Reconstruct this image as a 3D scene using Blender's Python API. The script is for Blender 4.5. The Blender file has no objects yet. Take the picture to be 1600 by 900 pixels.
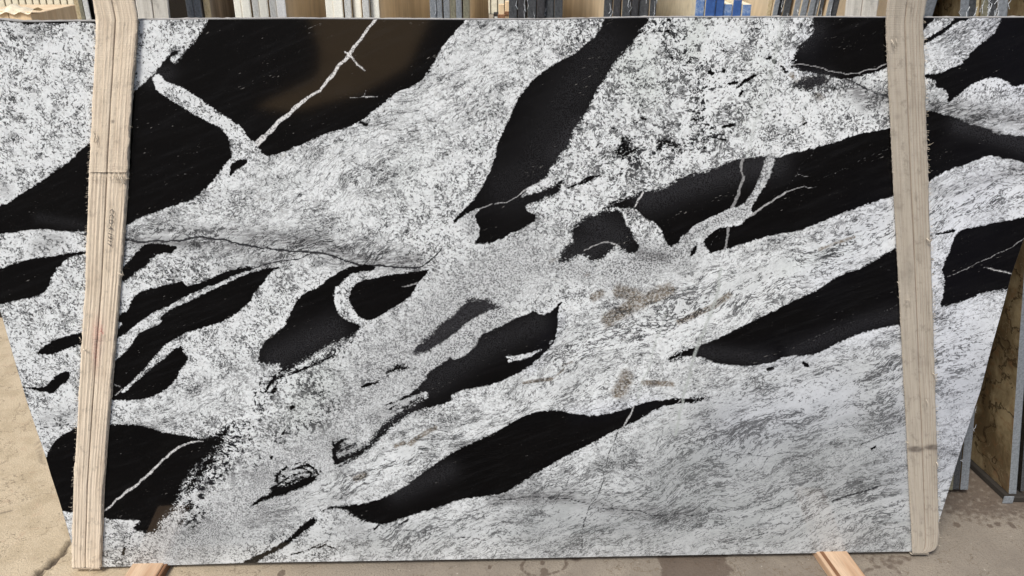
import bpy, math, random
import numpy as np
from mathutils import Vector

random.seed(7)
rng = np.random.default_rng(7)
sc = bpy.context.scene
COL = sc.collection

# ------------------------------------------------------------------ camera
FPX = 1289.0                       # focal length in pixels of a 1600 px wide frame
TH = math.radians(24.55)
SLAB_Z0 = 0.034                    # slab stands on battens
CAM = np.array([0.0, -2.245, 2.064 + SLAB_Z0])
cam_d = bpy.data.cameras.new('camera')
cam = bpy.data.objects.new('camera', cam_d)
COL.objects.link(cam)
cam.location = CAM
cam.rotation_euler = (math.pi / 2 - TH, 0, 0)
cam_d.sensor_width = 36
cam_d.lens = FPX / 1600 * 36
cam_d.clip_start = 0.05
cam_d.clip_end = 400
sc.camera = cam
sc.render.resolution_x, sc.render.resolution_y = 1024, 576

# ------------------------------------------------------------------ light
SUN_EL, SUN_AZ = math.radians(52), math.radians(214)     # azimuth clockwise from +Y: behind-left of the camera
world = bpy.data.worlds.new('World')
sc.world = world
world.use_nodes = True
wn = world.node_tree
sky = wn.nodes.new('ShaderNodeTexSky')
sky.sky_type = 'NISHITA'
sky.sun_disc = False
sky.sun_elevation = SUN_EL
sky.sun_rotation = SUN_AZ
sky.air_density = 1.0
sky.dust_density = 4.0
bgn = wn.nodes['Background']
bgn.inputs['Strength'].default_value = 0.088
wn.links.new(sky.outputs[0], bgn.inputs['Color'])
sun_d = bpy.data.lights.new('sun', 'SUN')
sun_d.energy = 2.3
sun_d.angle = math.radians(14)
sun_d.color = (1.0, 0.975, 0.93)
sun = bpy.data.objects.new('sun', sun_d)
COL.objects.link(sun)
sdir = Vector((math.sin(SUN_AZ) * math.cos(SUN_EL), math.cos(SUN_AZ) * math.cos(SUN_EL), math.sin(SUN_EL)))
sun.rotation_euler = sdir.to_track_quat('Z', 'Y').to_euler()
sun.location = (-3, -4, 6)
vs = sc.view_settings
vs.view_transform = 'Standard'
vs.look = 'None'
vs.exposure = 0.6
vs.gamma = 1.0
vs.use_curve_mapping = False

# ------------------------------------------------------------------ photograph pixel -> place
Fv = np.array([0, math.cos(TH), -math.sin(TH)])
Uv = np.array([0, math.sin(TH), math.cos(TH)])
Rv = np.array([1.0, 0, 0])
KY = 0.0243                        # the slab is turned a little: front face is y = KY * x


def ray(px, py):
    px = np.asarray(px, float)[..., None]
    py = np.asarray(py, float)[..., None]
    return Fv + (px - 800) / FPX * Rv - (py - 450) / FPX * Uv


def on_slab(px, py, off=0.0):
    """point on the plane y = KY*x - off"""
    r = ray(px, py)
    t = (KY * CAM[0] - off - CAM[1]) / (r[..., 1] - KY * r[..., 0])
    return CAM + r * t[..., None]


def on_floor(px, py, z=0.0):
    r = ray(px, py)
    t = (z - CAM[2]) / r[..., 2]
    return CAM + r * t[..., None]


def on_y(px, py, Y):
    r = ray(px, py)
    t = (Y - CAM[1]) / r[..., 1]
    return CAM + r * t[..., None]


def to_px(P):
    d = P - CAM
    w = d @ Fv
    return 800 + FPX * (d @ Rv) / w, 450 - FPX * (d @ Uv) / w


# ------------------------------------------------------------------ object helpers
def tag(o, label=None, cat=None, group=None, kind=None):
    if label: o['label'] = label
    if cat: o['category'] = cat
    if group: o['group'] = group
    if kind: o['kind'] = kind
    return o


def empty(name, loc, label, cat, group=None):
    o = bpy.data.objects.new(name, None)
    COL.objects.link(o)
    o.location = loc
    o.empty_display_size = 0.1
    return tag(o, label, cat, group)


def mesh_obj(name, V, Fc, mat, parent=None, smooth=False, loc=None):
    """V in world coordinates unless parent is given, then stored relative to the parent's location"""
    V = np.asarray(V, float).reshape(-1, 3)
    if not isinstance(Fc, np.ndarray):
        used = sorted({i for f in Fc for i in f})
        if len(used) < len(V):
            rm = {a: b for b, a in enumerate(used)}
            V = V[used]; Fc = [[rm[i] for i in f] for f in Fc]
    org = np.array(parent.location) if parent is not None else (np.array(loc) if loc is not None else np.zeros(3))
    m = bpy.data.meshes.new(name)
    if isinstance(Fc, np.ndarray):
        n, k = Fc.shape
        m.vertices.add(len(V))
        m.vertices.foreach_set('co', (V - org).astype(np.float32).ravel())
        m.loops.add(n * k)
        m.loops.foreach_set('vertex_index', Fc.astype(np.int32).ravel())
        m.polygons.add(n)
        m.polygons.foreach_set('loop_start', np.arange(0, n * k, k, dtype=np.int32))
        m.polygons.foreach_set('loop_total', np.full(n, k, dtype=np.int32))
        m.update(calc_edges=True)
    else:
        m.from_pydata([tuple(v) for v in (V - org)], [], Fc)
        m.update()
    if smooth:
        m.polygons.foreach_set('use_smooth', np.ones(len(m.polygons), dtype=bool))
    if mat: m.materials.append(mat)
    o = bpy.data.objects.new(name, m)
    COL.objects.link(o)
    if parent is not None:
        o.parent = parent
    elif loc is not None:
        o.location = loc
    return o


def grid_faces(nr, nc):
    i = np.arange(nr - 1)[:, None] * nc + np.arange(nc - 1)[None, :]
    return np.stack([i, i + 1, i + nc + 1, i + nc], -1).reshape(-1, 4)


def set_vec(m, name, arr):
    a = m.attributes.new(name, 'FLOAT_VECTOR', 'POINT')
    a.data.foreach_set('vector', np.ascontiguousarray(arr, dtype=np.float32).ravel())


def bevel_box(x0, x1, y0, y1, z0, z1, b=0.003):
    """box with chamfered vertical and horizontal edges, as verts/faces"""
    V = []
    for (sx, sy, sz) in [(i, j, k) for i in (0, 1) for j in (0, 1) for k in (0, 1)]:
        X, Y, Z = (x0, x1)[sx], (y0, y1)[sy], (z0, z1)[sz]
        dx, dy, dz = (b, -b)[sx], (b, -b)[sy], (b, -b)[sz]
        V += [(X, Y + dy, Z + dz), (X + dx, Y, Z + dz), (X + dx, Y + dy, Z)]
    idx = lambda sx, sy, sz, a: ((sx * 2 + sy) * 2 + sz) * 3 + a
    F = []
    for s in (0, 1):
        f = [idx(s, 0, 0, 0), idx(s, 1, 0, 0), idx(s, 1, 1, 0), idx(s, 0, 1, 0)]
        F.append(f if s else f[::-1])
        f = [idx(0, s, 0, 1), idx(1, s, 0, 1), idx(1, s, 1, 1), idx(0, s, 1, 1)]
        F.append(f[::-1] if s else f)
        f = [idx(0, 0, s, 2), idx(1, 0, s, 2), idx(1, 1, s, 2), idx(0, 1, s, 2)]
        F.append(f if s else f[::-1])
    for a in (0, 1):
        for c in (0, 1):
            F.append([idx(a, c, 0, 0), idx(a, c, 1, 0), idx(a, c, 1, 1), idx(a, c, 0, 1)])
            F.append([idx(a, 0, c, 0), idx(a, 1, c, 0), idx(a, 1, c, 2), idx(a, 0, c, 2)])
            F.append([idx(0, a, c, 1), idx(1, a, c, 1), idx(1, a, c, 2), idx(0, a, c, 2)])
    for i in (0, 1):
        for j in (0, 1):
            for k in (0, 1):
                F.append([idx(i, j, k, 0), idx(i, j, k, 1), idx(i, j, k, 2)])
    return np.array(V), F


def tube(pts, r, n=5):
    pts = np.asarray(pts, float)
    V, F = [], []
    k = len(pts)
    for i in range(k):
        a = pts[min(i + 1, k - 1)] - pts[max(i - 1, 0)]
        a = a / (np.linalg.norm(a) + 1e-9)
        u = np.cross(a, (0.3, 0.9, 0.2)); u /= np.linalg.norm(u) + 1e-9
        v = np.cross(a, u)
        rr = r * (1.0 if i < k - 1 else 0.4)
        for j in range(n):
            t = 2 * math.pi * j / n
            V.append(pts[i] + rr * (math.cos(t) * u + math.sin(t) * v))
    for i in range(k - 1):
        for j in range(n):
            F.append([i * n + j, i * n + (j + 1) % n, (i + 1) * n + (j + 1) % n, (i + 1) * n + j])
    F.append(list(range(n))[::-1]); F.append([(k - 1) * n + j for j in range(n)])
    return V, F


# ------------------------------------------------------------------ node helpers
class NT:
    def __init__(s, name):
        s.m = bpy.data.materials.new(name)
        s.m.use_nodes = True
        s.t = s.m.node_tree
        s.b = s.t.nodes['Principled BSDF']
        s.tc = None

    def lk(s, v, sock):
        if isinstance(v, (int, float)):
            if sock.type in ('VECTOR', 'RGBA'):
                sock.default_value = (v,) * (3 if sock.type == 'VECTOR' else 4)
            else:
                sock.default_value = v
        elif isinstance(v, tuple):
            sock.default_value = v if sock.type != 'RGBA' or len(v) == 4 else v + (1,)
        else:
            s.t.links.new(v, sock)

    def obj(s):
        if s.tc is None:
            s.tc = s.t.nodes.new('ShaderNodeTexCoord')
        return s.tc.outputs['Object']

    def math(s, op, a, b=None, c=None, clamp=False):
        n = s.t.nodes.new('ShaderNodeMath'); n.operation = op; n.use_clamp = clamp
        s.lk(a, n.inputs[0])
        if b is not None: s.lk(b, n.inputs[1])
        if c is not None: s.lk(c, n.inputs[2])
        return n.outputs[0]

    def add(s, a, b): return s.math('ADD', a, b)
    def sub(s, a, b): return s.math('SUBTRACT', a, b)
    def mul(s, a, b): return s.math('MULTIPLY', a, b)
    def mx(s, a, b): return s.math('MAXIMUM', a, b)

    def ramp(s, v, a, b, o0=0.0, o1=1.0, smooth=True):
        n = s.t.nodes.new('ShaderNodeMapRange')
        n.interpolation_type = 'SMOOTHSTEP' if smooth else 'LINEAR'
        s.lk(v, n.inputs['Value']); s.lk(a, n.inputs['From Min']); s.lk(b, n.inputs['From Max'])
        s.lk(o0, n.inputs['To Min']); s.lk(o1, n.inputs['To Max'])
        return n.outputs['Result']

    def mapv(s, v, rot=(0, 0, 0), scale=(1, 1, 1), loc=(0, 0, 0)):
        n = s.t.nodes.new('ShaderNodeMapping')
        s.lk(v, n.inputs['Vector'])
        n.inputs['Rotation'].default_value = rot
        n.inputs['Scale'].default_value = scale
        n.inputs['Location'].default_value = loc
        return n.outputs[0]

    def noise(s, v, scale, detail=2.0, rough=0.5, dist=0.0, color=False):
        n = s.t.nodes.new('ShaderNodeTexNoise')
        s.lk(v, n.inputs['Vector'])
        n.inputs['Scale'].default_value = scale
        n.inputs['Detail'].default_value = detail
        n.inputs['Roughness'].default_value = rough
        n.inputs['Distortion'].default_value = dist
        return n.outputs['Color' if color else 'Fac']

    def vor(s, v, scale, feature='F1', out='Distance', rand=1.0):
        n = s.t.nodes.new('ShaderNodeTexVoronoi')
        n.feature = feature
        s.lk(v, n.inputs['Vector'])
        n.inputs['Scale'].default_value = scale
        n.inputs['Randomness'].default_value = rand
        return n.outputs[out]

    def mix(s, f, a, b, mode='MIX'):
        n = s.t.nodes.new('ShaderNodeMix'); n.data_type = 'RGBA'; n.blend_type = mode
        s.lk(f, n.inputs[0]); s.lk(a, n.inputs[6]); s.lk(b, n.inputs[7])
        return n.outputs[2]

    def attr(s, name):
        n = s.t.nodes.new('ShaderNodeAttribute'); n.attribute_name = name
        x = s.t.nodes.new('ShaderNodeSeparateXYZ')
        s.t.links.new(n.outputs['Vector'], x.inputs[0])
        return x.outputs[0], x.outputs[1], x.outputs[2]

    def sep(s, v):
        x = s.t.nodes.new('ShaderNodeSeparateXYZ'); s.lk(v, x.inputs[0])
        return x.outputs[0], x.outputs[1], x.outputs[2]

    def vadd(s, a, b, sc_=1.0):
        n = s.t.nodes.new('ShaderNodeVectorMath'); n.operation = 'MULTIPLY_ADD'
        s.lk(b, n.inputs[0]); n.inputs[1].default_value = (sc_,) * 3; s.lk(a, n.inputs[2])
        return n.outputs[0]

    def bump(s, h, strength=0.3, dist=0.002):
        n = s.t.nodes.new('ShaderNodeBump')
        n.inputs['Strength'].default_value = strength
        n.inputs['Distance'].default_value = dist
        s.lk(h, n.inputs['Height'])
        s.t.links.new(n.outputs[0], s.b.inputs['Normal'])

    def out(s, color=None, rough=None, spec=None, metal=None):
        if color is not None: s.lk(color, s.b.inputs['Base Color'])
        if rough is not None: s.lk(rough, s.b.inputs['Roughness'])
        if spec is not None: s.lk(spec, s.b.inputs['Specular IOR Level'])
        if metal is not None: s.lk(metal, s.b.inputs['Metallic'])
        return s.m


# ------------------------------------------------------------------ slab pattern (in the slab's own plane)
def smooth_poly(pts, it=1):
    p = np.asarray(pts, float)
    for _ in range(it):
        q = np.roll(p, -1, 0)
        p = np.stack([p * .75 + q * .25, p * .25 + q * .75], 1).reshape(-1, 2)
    return p


def poly_sdf(pts, X, Y, out, margin=26, sm=1):
    """signed distance (negative inside) to polygon, merged into out by min, evaluated only near it"""
    p = smooth_poly(pts, sm) if sm else np.asarray(pts, float)
    x0, y0 = p.min(0) - margin; x1, y1 = p.max(0) + margin
    idx = np.nonzero((X > x0) & (X < x1) & (Y > y0) & (Y < y1))[0]
    x, y = X[idx], Y[idx]
    d2 = np.full(x.shape, 1e12, np.float32)
    ins = np.zeros(x.shape, bool)
    n = len(p)
    for i in range(n):
        ax, ay = p[i]; bx, by = p[(i + 1) % n]
        ex, ey = bx - ax, by - ay
        L = ex * ex + ey * ey + 1e-9
        t = np.clip(((x - ax) * ex + (y - ay) * ey) / L, 0, 1)
        dx = x - ax - t * ex; dy = y - ay - t * ey
        d2 = np.minimum(d2, dx * dx + dy * dy)
        if ay != by:
            c = (ay > y) != (by > y)
            ins ^= c & (x < (y - ay) * ex / (by - ay) + ax)
    d = np.sqrt(d2)
    d = np.where(ins, -d, d)
    full = np.full(X.shape, 1e3, np.float32)
    full[idx] = d
    return full


def line_dist(pts, X, Y, widths=None, margin=30):
    """distance to polyline minus local half width"""
    p = np.asarray(pts, float)
    w = np.full(len(p), 0.0) if widths is None else np.broadcast_to(np.asarray(widths, float), (len(p),))
    x0, y0 = p.min(0) - margin; x1, y1 = p.max(0) + margin
    idx = np.nonzero((X > x0) & (X < x1) & (Y > y0) & (Y < y1))[0]
    x, y = X[idx], Y[idx]
    d = np.full(x.shape, 1e3, np.float32)
    for i in range(len(p) - 1):
        ax, ay = p[i]; bx, by = p[i + 1]
        ex, ey = bx - ax, by - ay
        L = ex * ex + ey * ey + 1e-9
        t = np.clip(((x - ax) * ex + (y - ay) * ey) / L, 0, 1)
        dx = x - ax - t * ex; dy = y - ay - t * ey
        d = np.minimum(d, np.sqrt(dx * dx + dy * dy) - (w[i] * (1 - t) + w[i + 1] * t))
    full = np.full(X.shape, 1e3, np.float32)
    full[idx] = d
    return full


BLACK = [
 # big top-left body
 [(-160,392),(-60,345),(-20,330),(0,321),(15,315),(30,305),(47,294),(62,285),(80,271),(95,261),(110,251),(120,240),(132,230),(141,222),(170,186),(206,145),(218,137),(230,125),(240,115),(252,100),(262,88),(270,79),(285,78),(293,72),(302,67),(310,57),(320,40),(328,26),(327,12),(740,12),(727,32),(715,45),(700,62),(690,76),(680,95),(672,108),(660,124),(645,135),(625,142),(612,150),(598,163),(580,176),(565,188),(545,198),(520,205),(500,212),(490,218),(472,225),(455,232),(440,239),(420,244),(410,240),(404,231),(397,221),(388,216),(378,200),(362,188),(345,177),(325,164),(307,151),(292,141),(278,134),(259,129),(250,115),(243,118),(237,121),(241,130),(245,142),(260,152),(280,165),(300,177),(325,190),(345,200),(356,213),(359,225),(360,235),(364,245),(357,250),(345,265),(335,281),(322,294),(310,305),(300,312),(280,319),(260,325),(237,334),(217,341),(205,349),(194,354),(165,360),(132,362),(92,361),(65,358),(32,361),(15,364),(0,365),(-80,372),(-160,380)],
 [(360,257),(372,249),(389,249),(385,257),(370,265),(357,277),(359,267)],
 [(-80,440),(-30,430),(0,420),(25,410),(50,404),(75,401),(100,397),(130,392),(150,390),(132,398),(110,401),(100,407),(95,416),(86,422),(80,437),(75,450),(66,460),(47,466),(25,470),(0,476),(-60,480)],
 [(227,381),(250,380),(270,384),(278,386),(271,391),(270,396),(250,397),(240,402),(230,415),(212,427),(200,437),(189,442),(178,448),(180,430),(190,420),(200,410),(212,395),(220,387)],
 [(185,492),(200,485),(205,470),(212,460),(230,452),(250,448),(275,441),(285,439),(290,446),(300,446),(318,440),(345,427),(375,418),(390,416),(398,419),(372,428),(360,433),(343,442),(325,448),(300,459),(275,471),(258,481),(240,489),(222,500),(212,508),(200,518),(190,526),(172,538),(172,522),(187,512),(194,505),(178,502)],
 [(343,447),(365,437),(385,428),(400,424),(420,418),(440,417),(425,424),(415,437),(400,455),(390,472),(380,482),(360,495),(345,505),(322,510),(295,519),(275,527),(260,537),(245,552),(227,575),(212,590),(192,609),(186,615),(165,612),(165,575),(185,560),(195,550),(205,540),(210,527),(225,515),(245,509),(254,503),(250,496),(262,486),(280,477),(300,468),(318,459)],
 [(160,600),(188,616),(197,611),(207,600),(220,590),(240,572),(260,557),(272,546),(285,540),(286,550),(295,557),(291,567),(282,577),(278,588),(272,597),(257,610),(237,620),(212,625),(172,626),(158,622)],
 [(54,552),(65,545),(82,532),(100,526),(125,520),(145,515),(145,534),(126,539),(107,544),(90,551),(72,555)],
 [(25,603),(40,605),(67,606),(75,600),(87,587),(105,578),(111,585),(107,595),(95,602),(82,616),(65,612),(37,606)],
 [(70,720),(77,702),(87,687),(102,677),(117,668),(145,664),(170,664),(200,662),(225,665),(242,670),(250,675),(282,679),(305,685),(332,681),(350,673),(362,662),(352,680),(347,692),(335,705),(322,720),(307,730),(295,747),(285,762),(280,785),(270,800),(258,810),(252,816),(250,828),(232,835),(215,831),(205,824),(220,815),(212,812),(160,811),(130,805),(112,800),(100,799),(80,797),(60,760)],
 [(282,793),(295,786),(306,788),(298,797),(285,798)],
 [(590,417),(575,413),(555,415),(540,420),(520,430),(507,440),(497,450),(487,452),(470,462),(460,477),(452,492),(445,510),(430,520),(415,532),(407,545),(401,570),(415,568),(437,570),(440,577),(432,588),(428,598),(445,586),(460,574),(480,560),(500,550),(515,537),(535,532),(550,527),(560,517),(566,508),(552,504),(540,500),(528,490),(522,472),(521,457),(526,448),(533,443),(541,434),(550,427),(570,424),(580,424)],
 [(550,448),(562,440),(580,435),(612,429),(637,426),(660,423),(671,419),(665,430),(657,437),(650,447),(645,458),(632,470),(612,482),(595,495),(580,500),(566,498),(556,490),(550,480),(545,468),(547,455)],
 [(665,585),(687,570),(705,557),(709,562),(722,558),(742,542),(746,534),(750,525),(765,517),(780,511),(800,500),(820,492),(837,485),(841,491),(852,491),(862,487),(866,480),(881,469),(872,482),(872,495),(871,512),(869,527),(862,540),(847,555),(825,575),(800,588),(775,599),(750,605),(720,610),(705,618),(690,626),(665,636),(640,644),(620,658),(602,674),(585,692),(565,708),(545,720),(530,727),(520,722),(530,714),(555,705),(573,694),(587,677),(600,660),(622,645),(650,630),(675,616),(650,611),(657,600),(667,591)],
 [(602,585),(610,575),(620,567),(627,571),(636,572),(624,578),(613,582)],
 [(568,603),(578,598),(593,594),(588,600),(578,602)],
 [(946,26),(950,12),(1020,12),(1013,32),(1005,47),(995,62),(975,80),(960,100),(945,122),(932,145),(917,177),(900,197),(895,217),(890,228),(882,236),(872,250),(860,262),(858,274),(850,281),(838,286),(828,292),(818,302),(813,308),(820,307),(842,298),(862,291),(875,280),(882,283),(876,292),(875,300),(860,307),(840,315),(822,320),(821,328),(828,333),(837,333),(838,345),(820,355),(800,364),(782,374),(760,381),(748,381),(738,380),(748,370),(750,357),(742,340),(744,333),(752,324),(740,328),(725,336),(711,349),(709,343),(725,327),(737,315),(750,297),(762,275),(772,250),(777,225),(788,200),(800,177),(807,157),(820,140),(832,125),(850,110),(875,95),(900,82),(915,67),(925,62),(937,47)],
 [(889,294),(905,288),(918,278),(927,273),(938,274),(928,278),(920,284),(908,289)],
 [(942,328),(945,323),(960,315),(980,309),(997,300),(1005,297),(1020,298),(1037,294),(1050,285),(1065,276),(1087,271),(1112,265),(1137,254),(1150,249),(1178,245),(1200,244),(1215,247),(1232,240),(1262,234),(1295,225),(1325,214),(1355,206),(1390,201),(1420,190),(1445,177),(1452,172),(1470,177),(1497,185),(1510,192),(1545,200),(1556,210),(1572,209),(1600,214),(1700,222),(1700,280),(1610,258),(1585,250),(1560,246),(1545,242),(1535,246),(1512,256),(1487,264),(1470,272),(1452,284),(1395,307),(1375,312),(1350,321),(1335,326),(1300,340),(1275,350),(1250,360),(1230,364),(1200,369),(1190,372),(1162,381),(1132,390),(1108,396),(1080,399),(1045,385),(1037,372),(1032,357),(1022,347),(1007,340),(995,329),(985,324),(975,325),(960,325)],
 [(895,355),(907,345),(915,336),(930,335),(942,328),(955,326),(967,328),(975,337),(977,350),(987,360),(990,372),(1000,385),(995,394),(982,396),(972,389),(965,382),(950,395),(940,405),(925,410),(917,402),(900,400),(885,411),(872,410),(875,397),(887,380),(898,379),(892,367)],
 [(1285,449),(1300,437),(1325,425),(1342,420),(1362,409),(1382,397),(1400,389),(1420,380),(1420,505),(1407,507),(1390,510),(1360,516),(1335,525),(1307,536),(1285,549),(1265,556),(1232,556),(1207,566),(1180,571),(1160,572),(1125,569),(1110,564),(1100,559),(1085,557),(1070,557),(1057,561),(1050,566),(1043,561),(1050,554),(1062,549),(1087,542),(1117,531),(1150,515),(1175,502),(1200,490),(1230,475),(1250,465),(1270,456)],
 [(1700,318),(1600,340),(1575,344),(1550,350),(1525,354),(1507,357),(1495,364),(1490,372),(1485,390),(1475,410),(1471,425),(1476,435),(1475,447),(1474,460),(1467,481),(1485,476),(1510,469),(1535,457),(1555,454),(1575,451),(1640,448)],
 [(1457,367),(1470,362),(1495,358),(1492,363),(1475,366)],
 [(1240,100),(1237,92),(1245,77),(1255,65),(1267,50),(1270,30),(1268,14),(1400,14),(1462,14),(1460,30),(1452,37),(1444,47),(1430,62),(1445,62),(1460,52),(1477,42),(1490,31),(1492,14),(1530,14),(1515,30),(1500,34),(1490,38),(1482,47),(1465,57),(1446,69),(1420,85),(1387,107),(1355,116),(1332,122),(1310,124),(1297,120),(1272,115),(1250,111),(1232,105)],
 [(1229,128),(1245,126),(1262,121),(1282,117),(1297,121),(1292,132),(1275,140),(1255,142),(1242,135)],
 [(1568,14),(1565,30),(1557,47),(1542,62),(1522,77),(1507,97),(1487,107),(1462,115),(1440,116),(1440,122),(1462,125),(1460,135),(1477,140),(1482,150),(1480,161),(1492,152),(1512,137),(1532,125),(1555,120),(1572,125),(1585,137),(1600,131),(1720,110),(1720,14)],
 [(500,801),(507,796),(515,791),(540,790),(580,785),(612,772),(637,757),(662,737),(687,720),(715,702),(737,692),(767,679),(800,660),(825,647),(845,642),(875,641),(900,648),(937,649),(975,641),(1012,627),(1050,623),(1080,622),(1103,621),(1092,628),(1062,630),(1037,634),(1020,642),(1000,655),(975,667),(955,675),(940,685),(895,707),(850,731),(800,764),(785,772),(750,776),(712,782),(687,792),(650,802),(617,814),(597,820),(575,816),(555,810),(547,802),(540,796),(515,794)],
 [(340,900),(360,884),(385,876),(400,869),(425,857),(450,842),(462,830),(475,817),(488,809),(491,807),(493,812),(497,815),(482,825),(467,837),(445,855),(420,867),(405,876),(385,890)],
 [(395,790),(412,779),(425,767),(422,763),(440,758),(452,758),(470,748),(484,742),(486,740),(490,744),(497,748),(484,757),(462,765),(440,771),(420,779)],
 [(430,750),(432,742),(436,741),(437,748),(443,753),(436,754)],
 # chipped front arris at top left
 [(-160,20),(-160,30),(0,33),(28,35),(40,38),(55,38),(68,35),(80,37),(100,37),(112,34),(150,37),(215,34),(215,31),(150,30),(0,22)],
 # crystal clots in the coarse part
 [(960,232),(968,226),(968,216),(978,213),(988,212),(982,222),(986,230),(999,230),(990,240),(978,238),(977,248),(971,246),(970,236)],
 [(1027,232),(1031,223),(1040,220),(1049,224),(1058,229),(1064,234),(1056,233),(1045,228),(1036,229),(1031,235)],
]
CLOTS = [  # little biotite books and needles: x0,y0,x1,y1,half width
 (1072,236,1082,234,1.4),(1092,233,1101,231,1.6),(1130,198,1147,195,2.6),(1107,213,1134,219,1.2),(1102,200,1113,201,1.1),(1079,187,1090,186,1.3),(1105,135,1090,144,.9),(1077,171,1091,177,1.6),(1103,190,1108,196,1),
 (1114,211,1131,210,1),(1152,137,1162,128,2.2),(1162,128,1180,118,2.8),(1140,131,1152,129,2.4),(1160,142,1156,149,2.2),(1110,113,1113,115,3.4),(1131,108,1130,112,2.2),(1003,185,1007,186,3.2),(990,188,993,190,1.8),(1024,195,1036,200,1.2),(1033,190,1038,195,1),(1088,192,1094,195,.9),
 (957,200,962,205,1),(1210,95,1211,97,3.2),(1171,163,1175,170,1.2),(427,612,429,609,4),(455,637,458,636,3),(423,714,424,716,3),(1255,567,1262,571,2.6),(1200,577,1208,575,2.6),(445,672,441,680,1.2),(1043,48,1046,49,3),(1044,31,1047,32,2),(1182,45,1184,46,1.6),(1050,90,1051,92,2),(1128,79,1131,80,1.5),
 (935,225,932,230,1.2),(1118,280,1126,276,1.2),(1300,137,1308,140,1.6),(1255,195,1259,193,2),(520,98,521,99,.8),(660,118,670,112,1.6),(563,192,573,195,2),(195,857,192,866,2),(280,818,290,812,1.5),(290,820,300,812,1.2),(300,824,312,816,1),
 (495,857,510,850,1.2),(510,852,523,858,1.2),(455,867,480,860,1),(480,860,512,845,.8),(618,823,638,812,1),(585,826,592,820,1.6),(1368,697,1362,702,1.3),
 (128,600,135,604,1.2),(1228,112,1221,104,2.4),(1198,92,1204,90,2),(838,562,842,560,.8),
 (520,690,527,706,2.2),(527,706,532,696,2.2),(535,690,548,698,1.6),(485,737,470,730,1.5),(470,730,458,733,1.5),(455,727,470,722,.8),(485,737,493,742,1),(500,735,505,742,1),
 (620,640,640,634,1.5),(600,634,612,629,1.2),(608,640,625,630,1),
]
WHITE_IN = [
 [(266,92),(272,85),(283,84),(284,88),(277,92),(276,98),(270,97)],
 [(278,83),(284,77),(293,74),(296,75),(290,79),(286,84)],
 # pale aplite dyke with its branches
 [(1060,381),(1062,375),(1065,369),(1075,362),(1085,352),(1107,341),(1122,334),(1142,325),(1162,320),(1172,305),(1182,290),(1190,270),(1197,244),(1212,245),(1208,262),(1200,283),(1187,302),(1176,320),(1172,329),(1178,333),(1165,342),(1157,352),(1137,355),(1122,357),(1107,367),(1100,375),(1101,385),(1110,391),(1104,398),(1090,402),(1050,400),(1044,386)],
 [(795,561),(800,556),(825,552),(850,544),(840,551),(825,559),(805,564),(792,566)],
 [(859,535),(861,532),(864,533),(863,536),(860,537)],
 [(790,556),(800,555),(800,560),(793,560)],
 [(432,751),(440,747),(455,744),(468,741),(462,745),(452,752),(441,757)],
 [(60,801),(98,798),(112,801),(116,806),(112,812),(85,812)],
]
BLACK2 = [
 [(1077,399),(1081,390),(1091,379),(1089,390),(1086,397),(1080,402)],
 [(1046,384),(1050,378),(1060,375),(1055,379),(1050,387)],
]
TAILS = [
 ([(700, 622), (665, 634), (640, 642), (618, 657), (600, 673), (585, 690), (568, 704), (548, 718), (530, 728)], [6, 6, 5, 4.5, 4, 3.5, 3, 2.5, 1.5]),
 ([(652, 612), (640, 618), (622, 626), (608, 632)], [5, 2.5, 1.5, 1]), ([(690, 628), (655, 622), (640, 630)], [3, 2, 1]),
 ([(525, 722), (522, 706), (530, 692), (542, 685)], [4, 4, 3.5, 1.5]), ([(530, 706), (545, 700), (556, 694)], [2, 2, 1]),
 ([(392, 791), (408, 781), (425, 774), (445, 767), (465, 760), (482, 752), (493, 745)], [1, 3, 4.5, 5, 5, 4.5, 2]),
 ([(424, 765), (440, 754), (452, 746), (470, 739), (484, 737), (489, 743), (484, 752)], [3, 2.6, 1.6, 1.6, 2, 2.5, 3]),
 ([(433, 752), (432, 744), (440, 736), (448, 730)], [3, 2.4, 1.4, 2]), ([(472, 728), (482, 727), (492, 733), (497, 741)], [2.5, 2.8, 1.4, 1]),
 ([(448, 757), (460, 750), (470, 746)], [3, 2.5, 2]), ([(474, 724), (482, 718), (491, 711)], [.6, .6, .4]),
 ([(345, 690), (332, 712), (318, 732), (302, 752), (292, 770)], [5, 6, 6, 5, 4]), ([(430, 590), (422, 600), (415, 612)], [5, 3, 1.5]), ([(452, 584), (470, 578), (490, 570), (520, 556)], [2, 3, 2.5, 1.5]),
 ([(445, 745), (435, 742)], [1.5, 1.5]), ([(612, 580), (625, 573), (634, 575)], [3, 4, 2]), ([(566, 604), (590, 597)], [2.2, 2.6]),
 ([(888, 294), (905, 287), (918, 278), (936, 274)], [1.5, 2, 2.4, 1.6]), ([(1028, 232), (1033, 223), (1048, 222), (1062, 233)], [2.5, 3.5, 3, 1.5]), ([(966, 238), (974, 222), (990, 216)], [5, 5, 2]), ([(975, 240), (996, 232)], [4, 2]),
]
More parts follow.
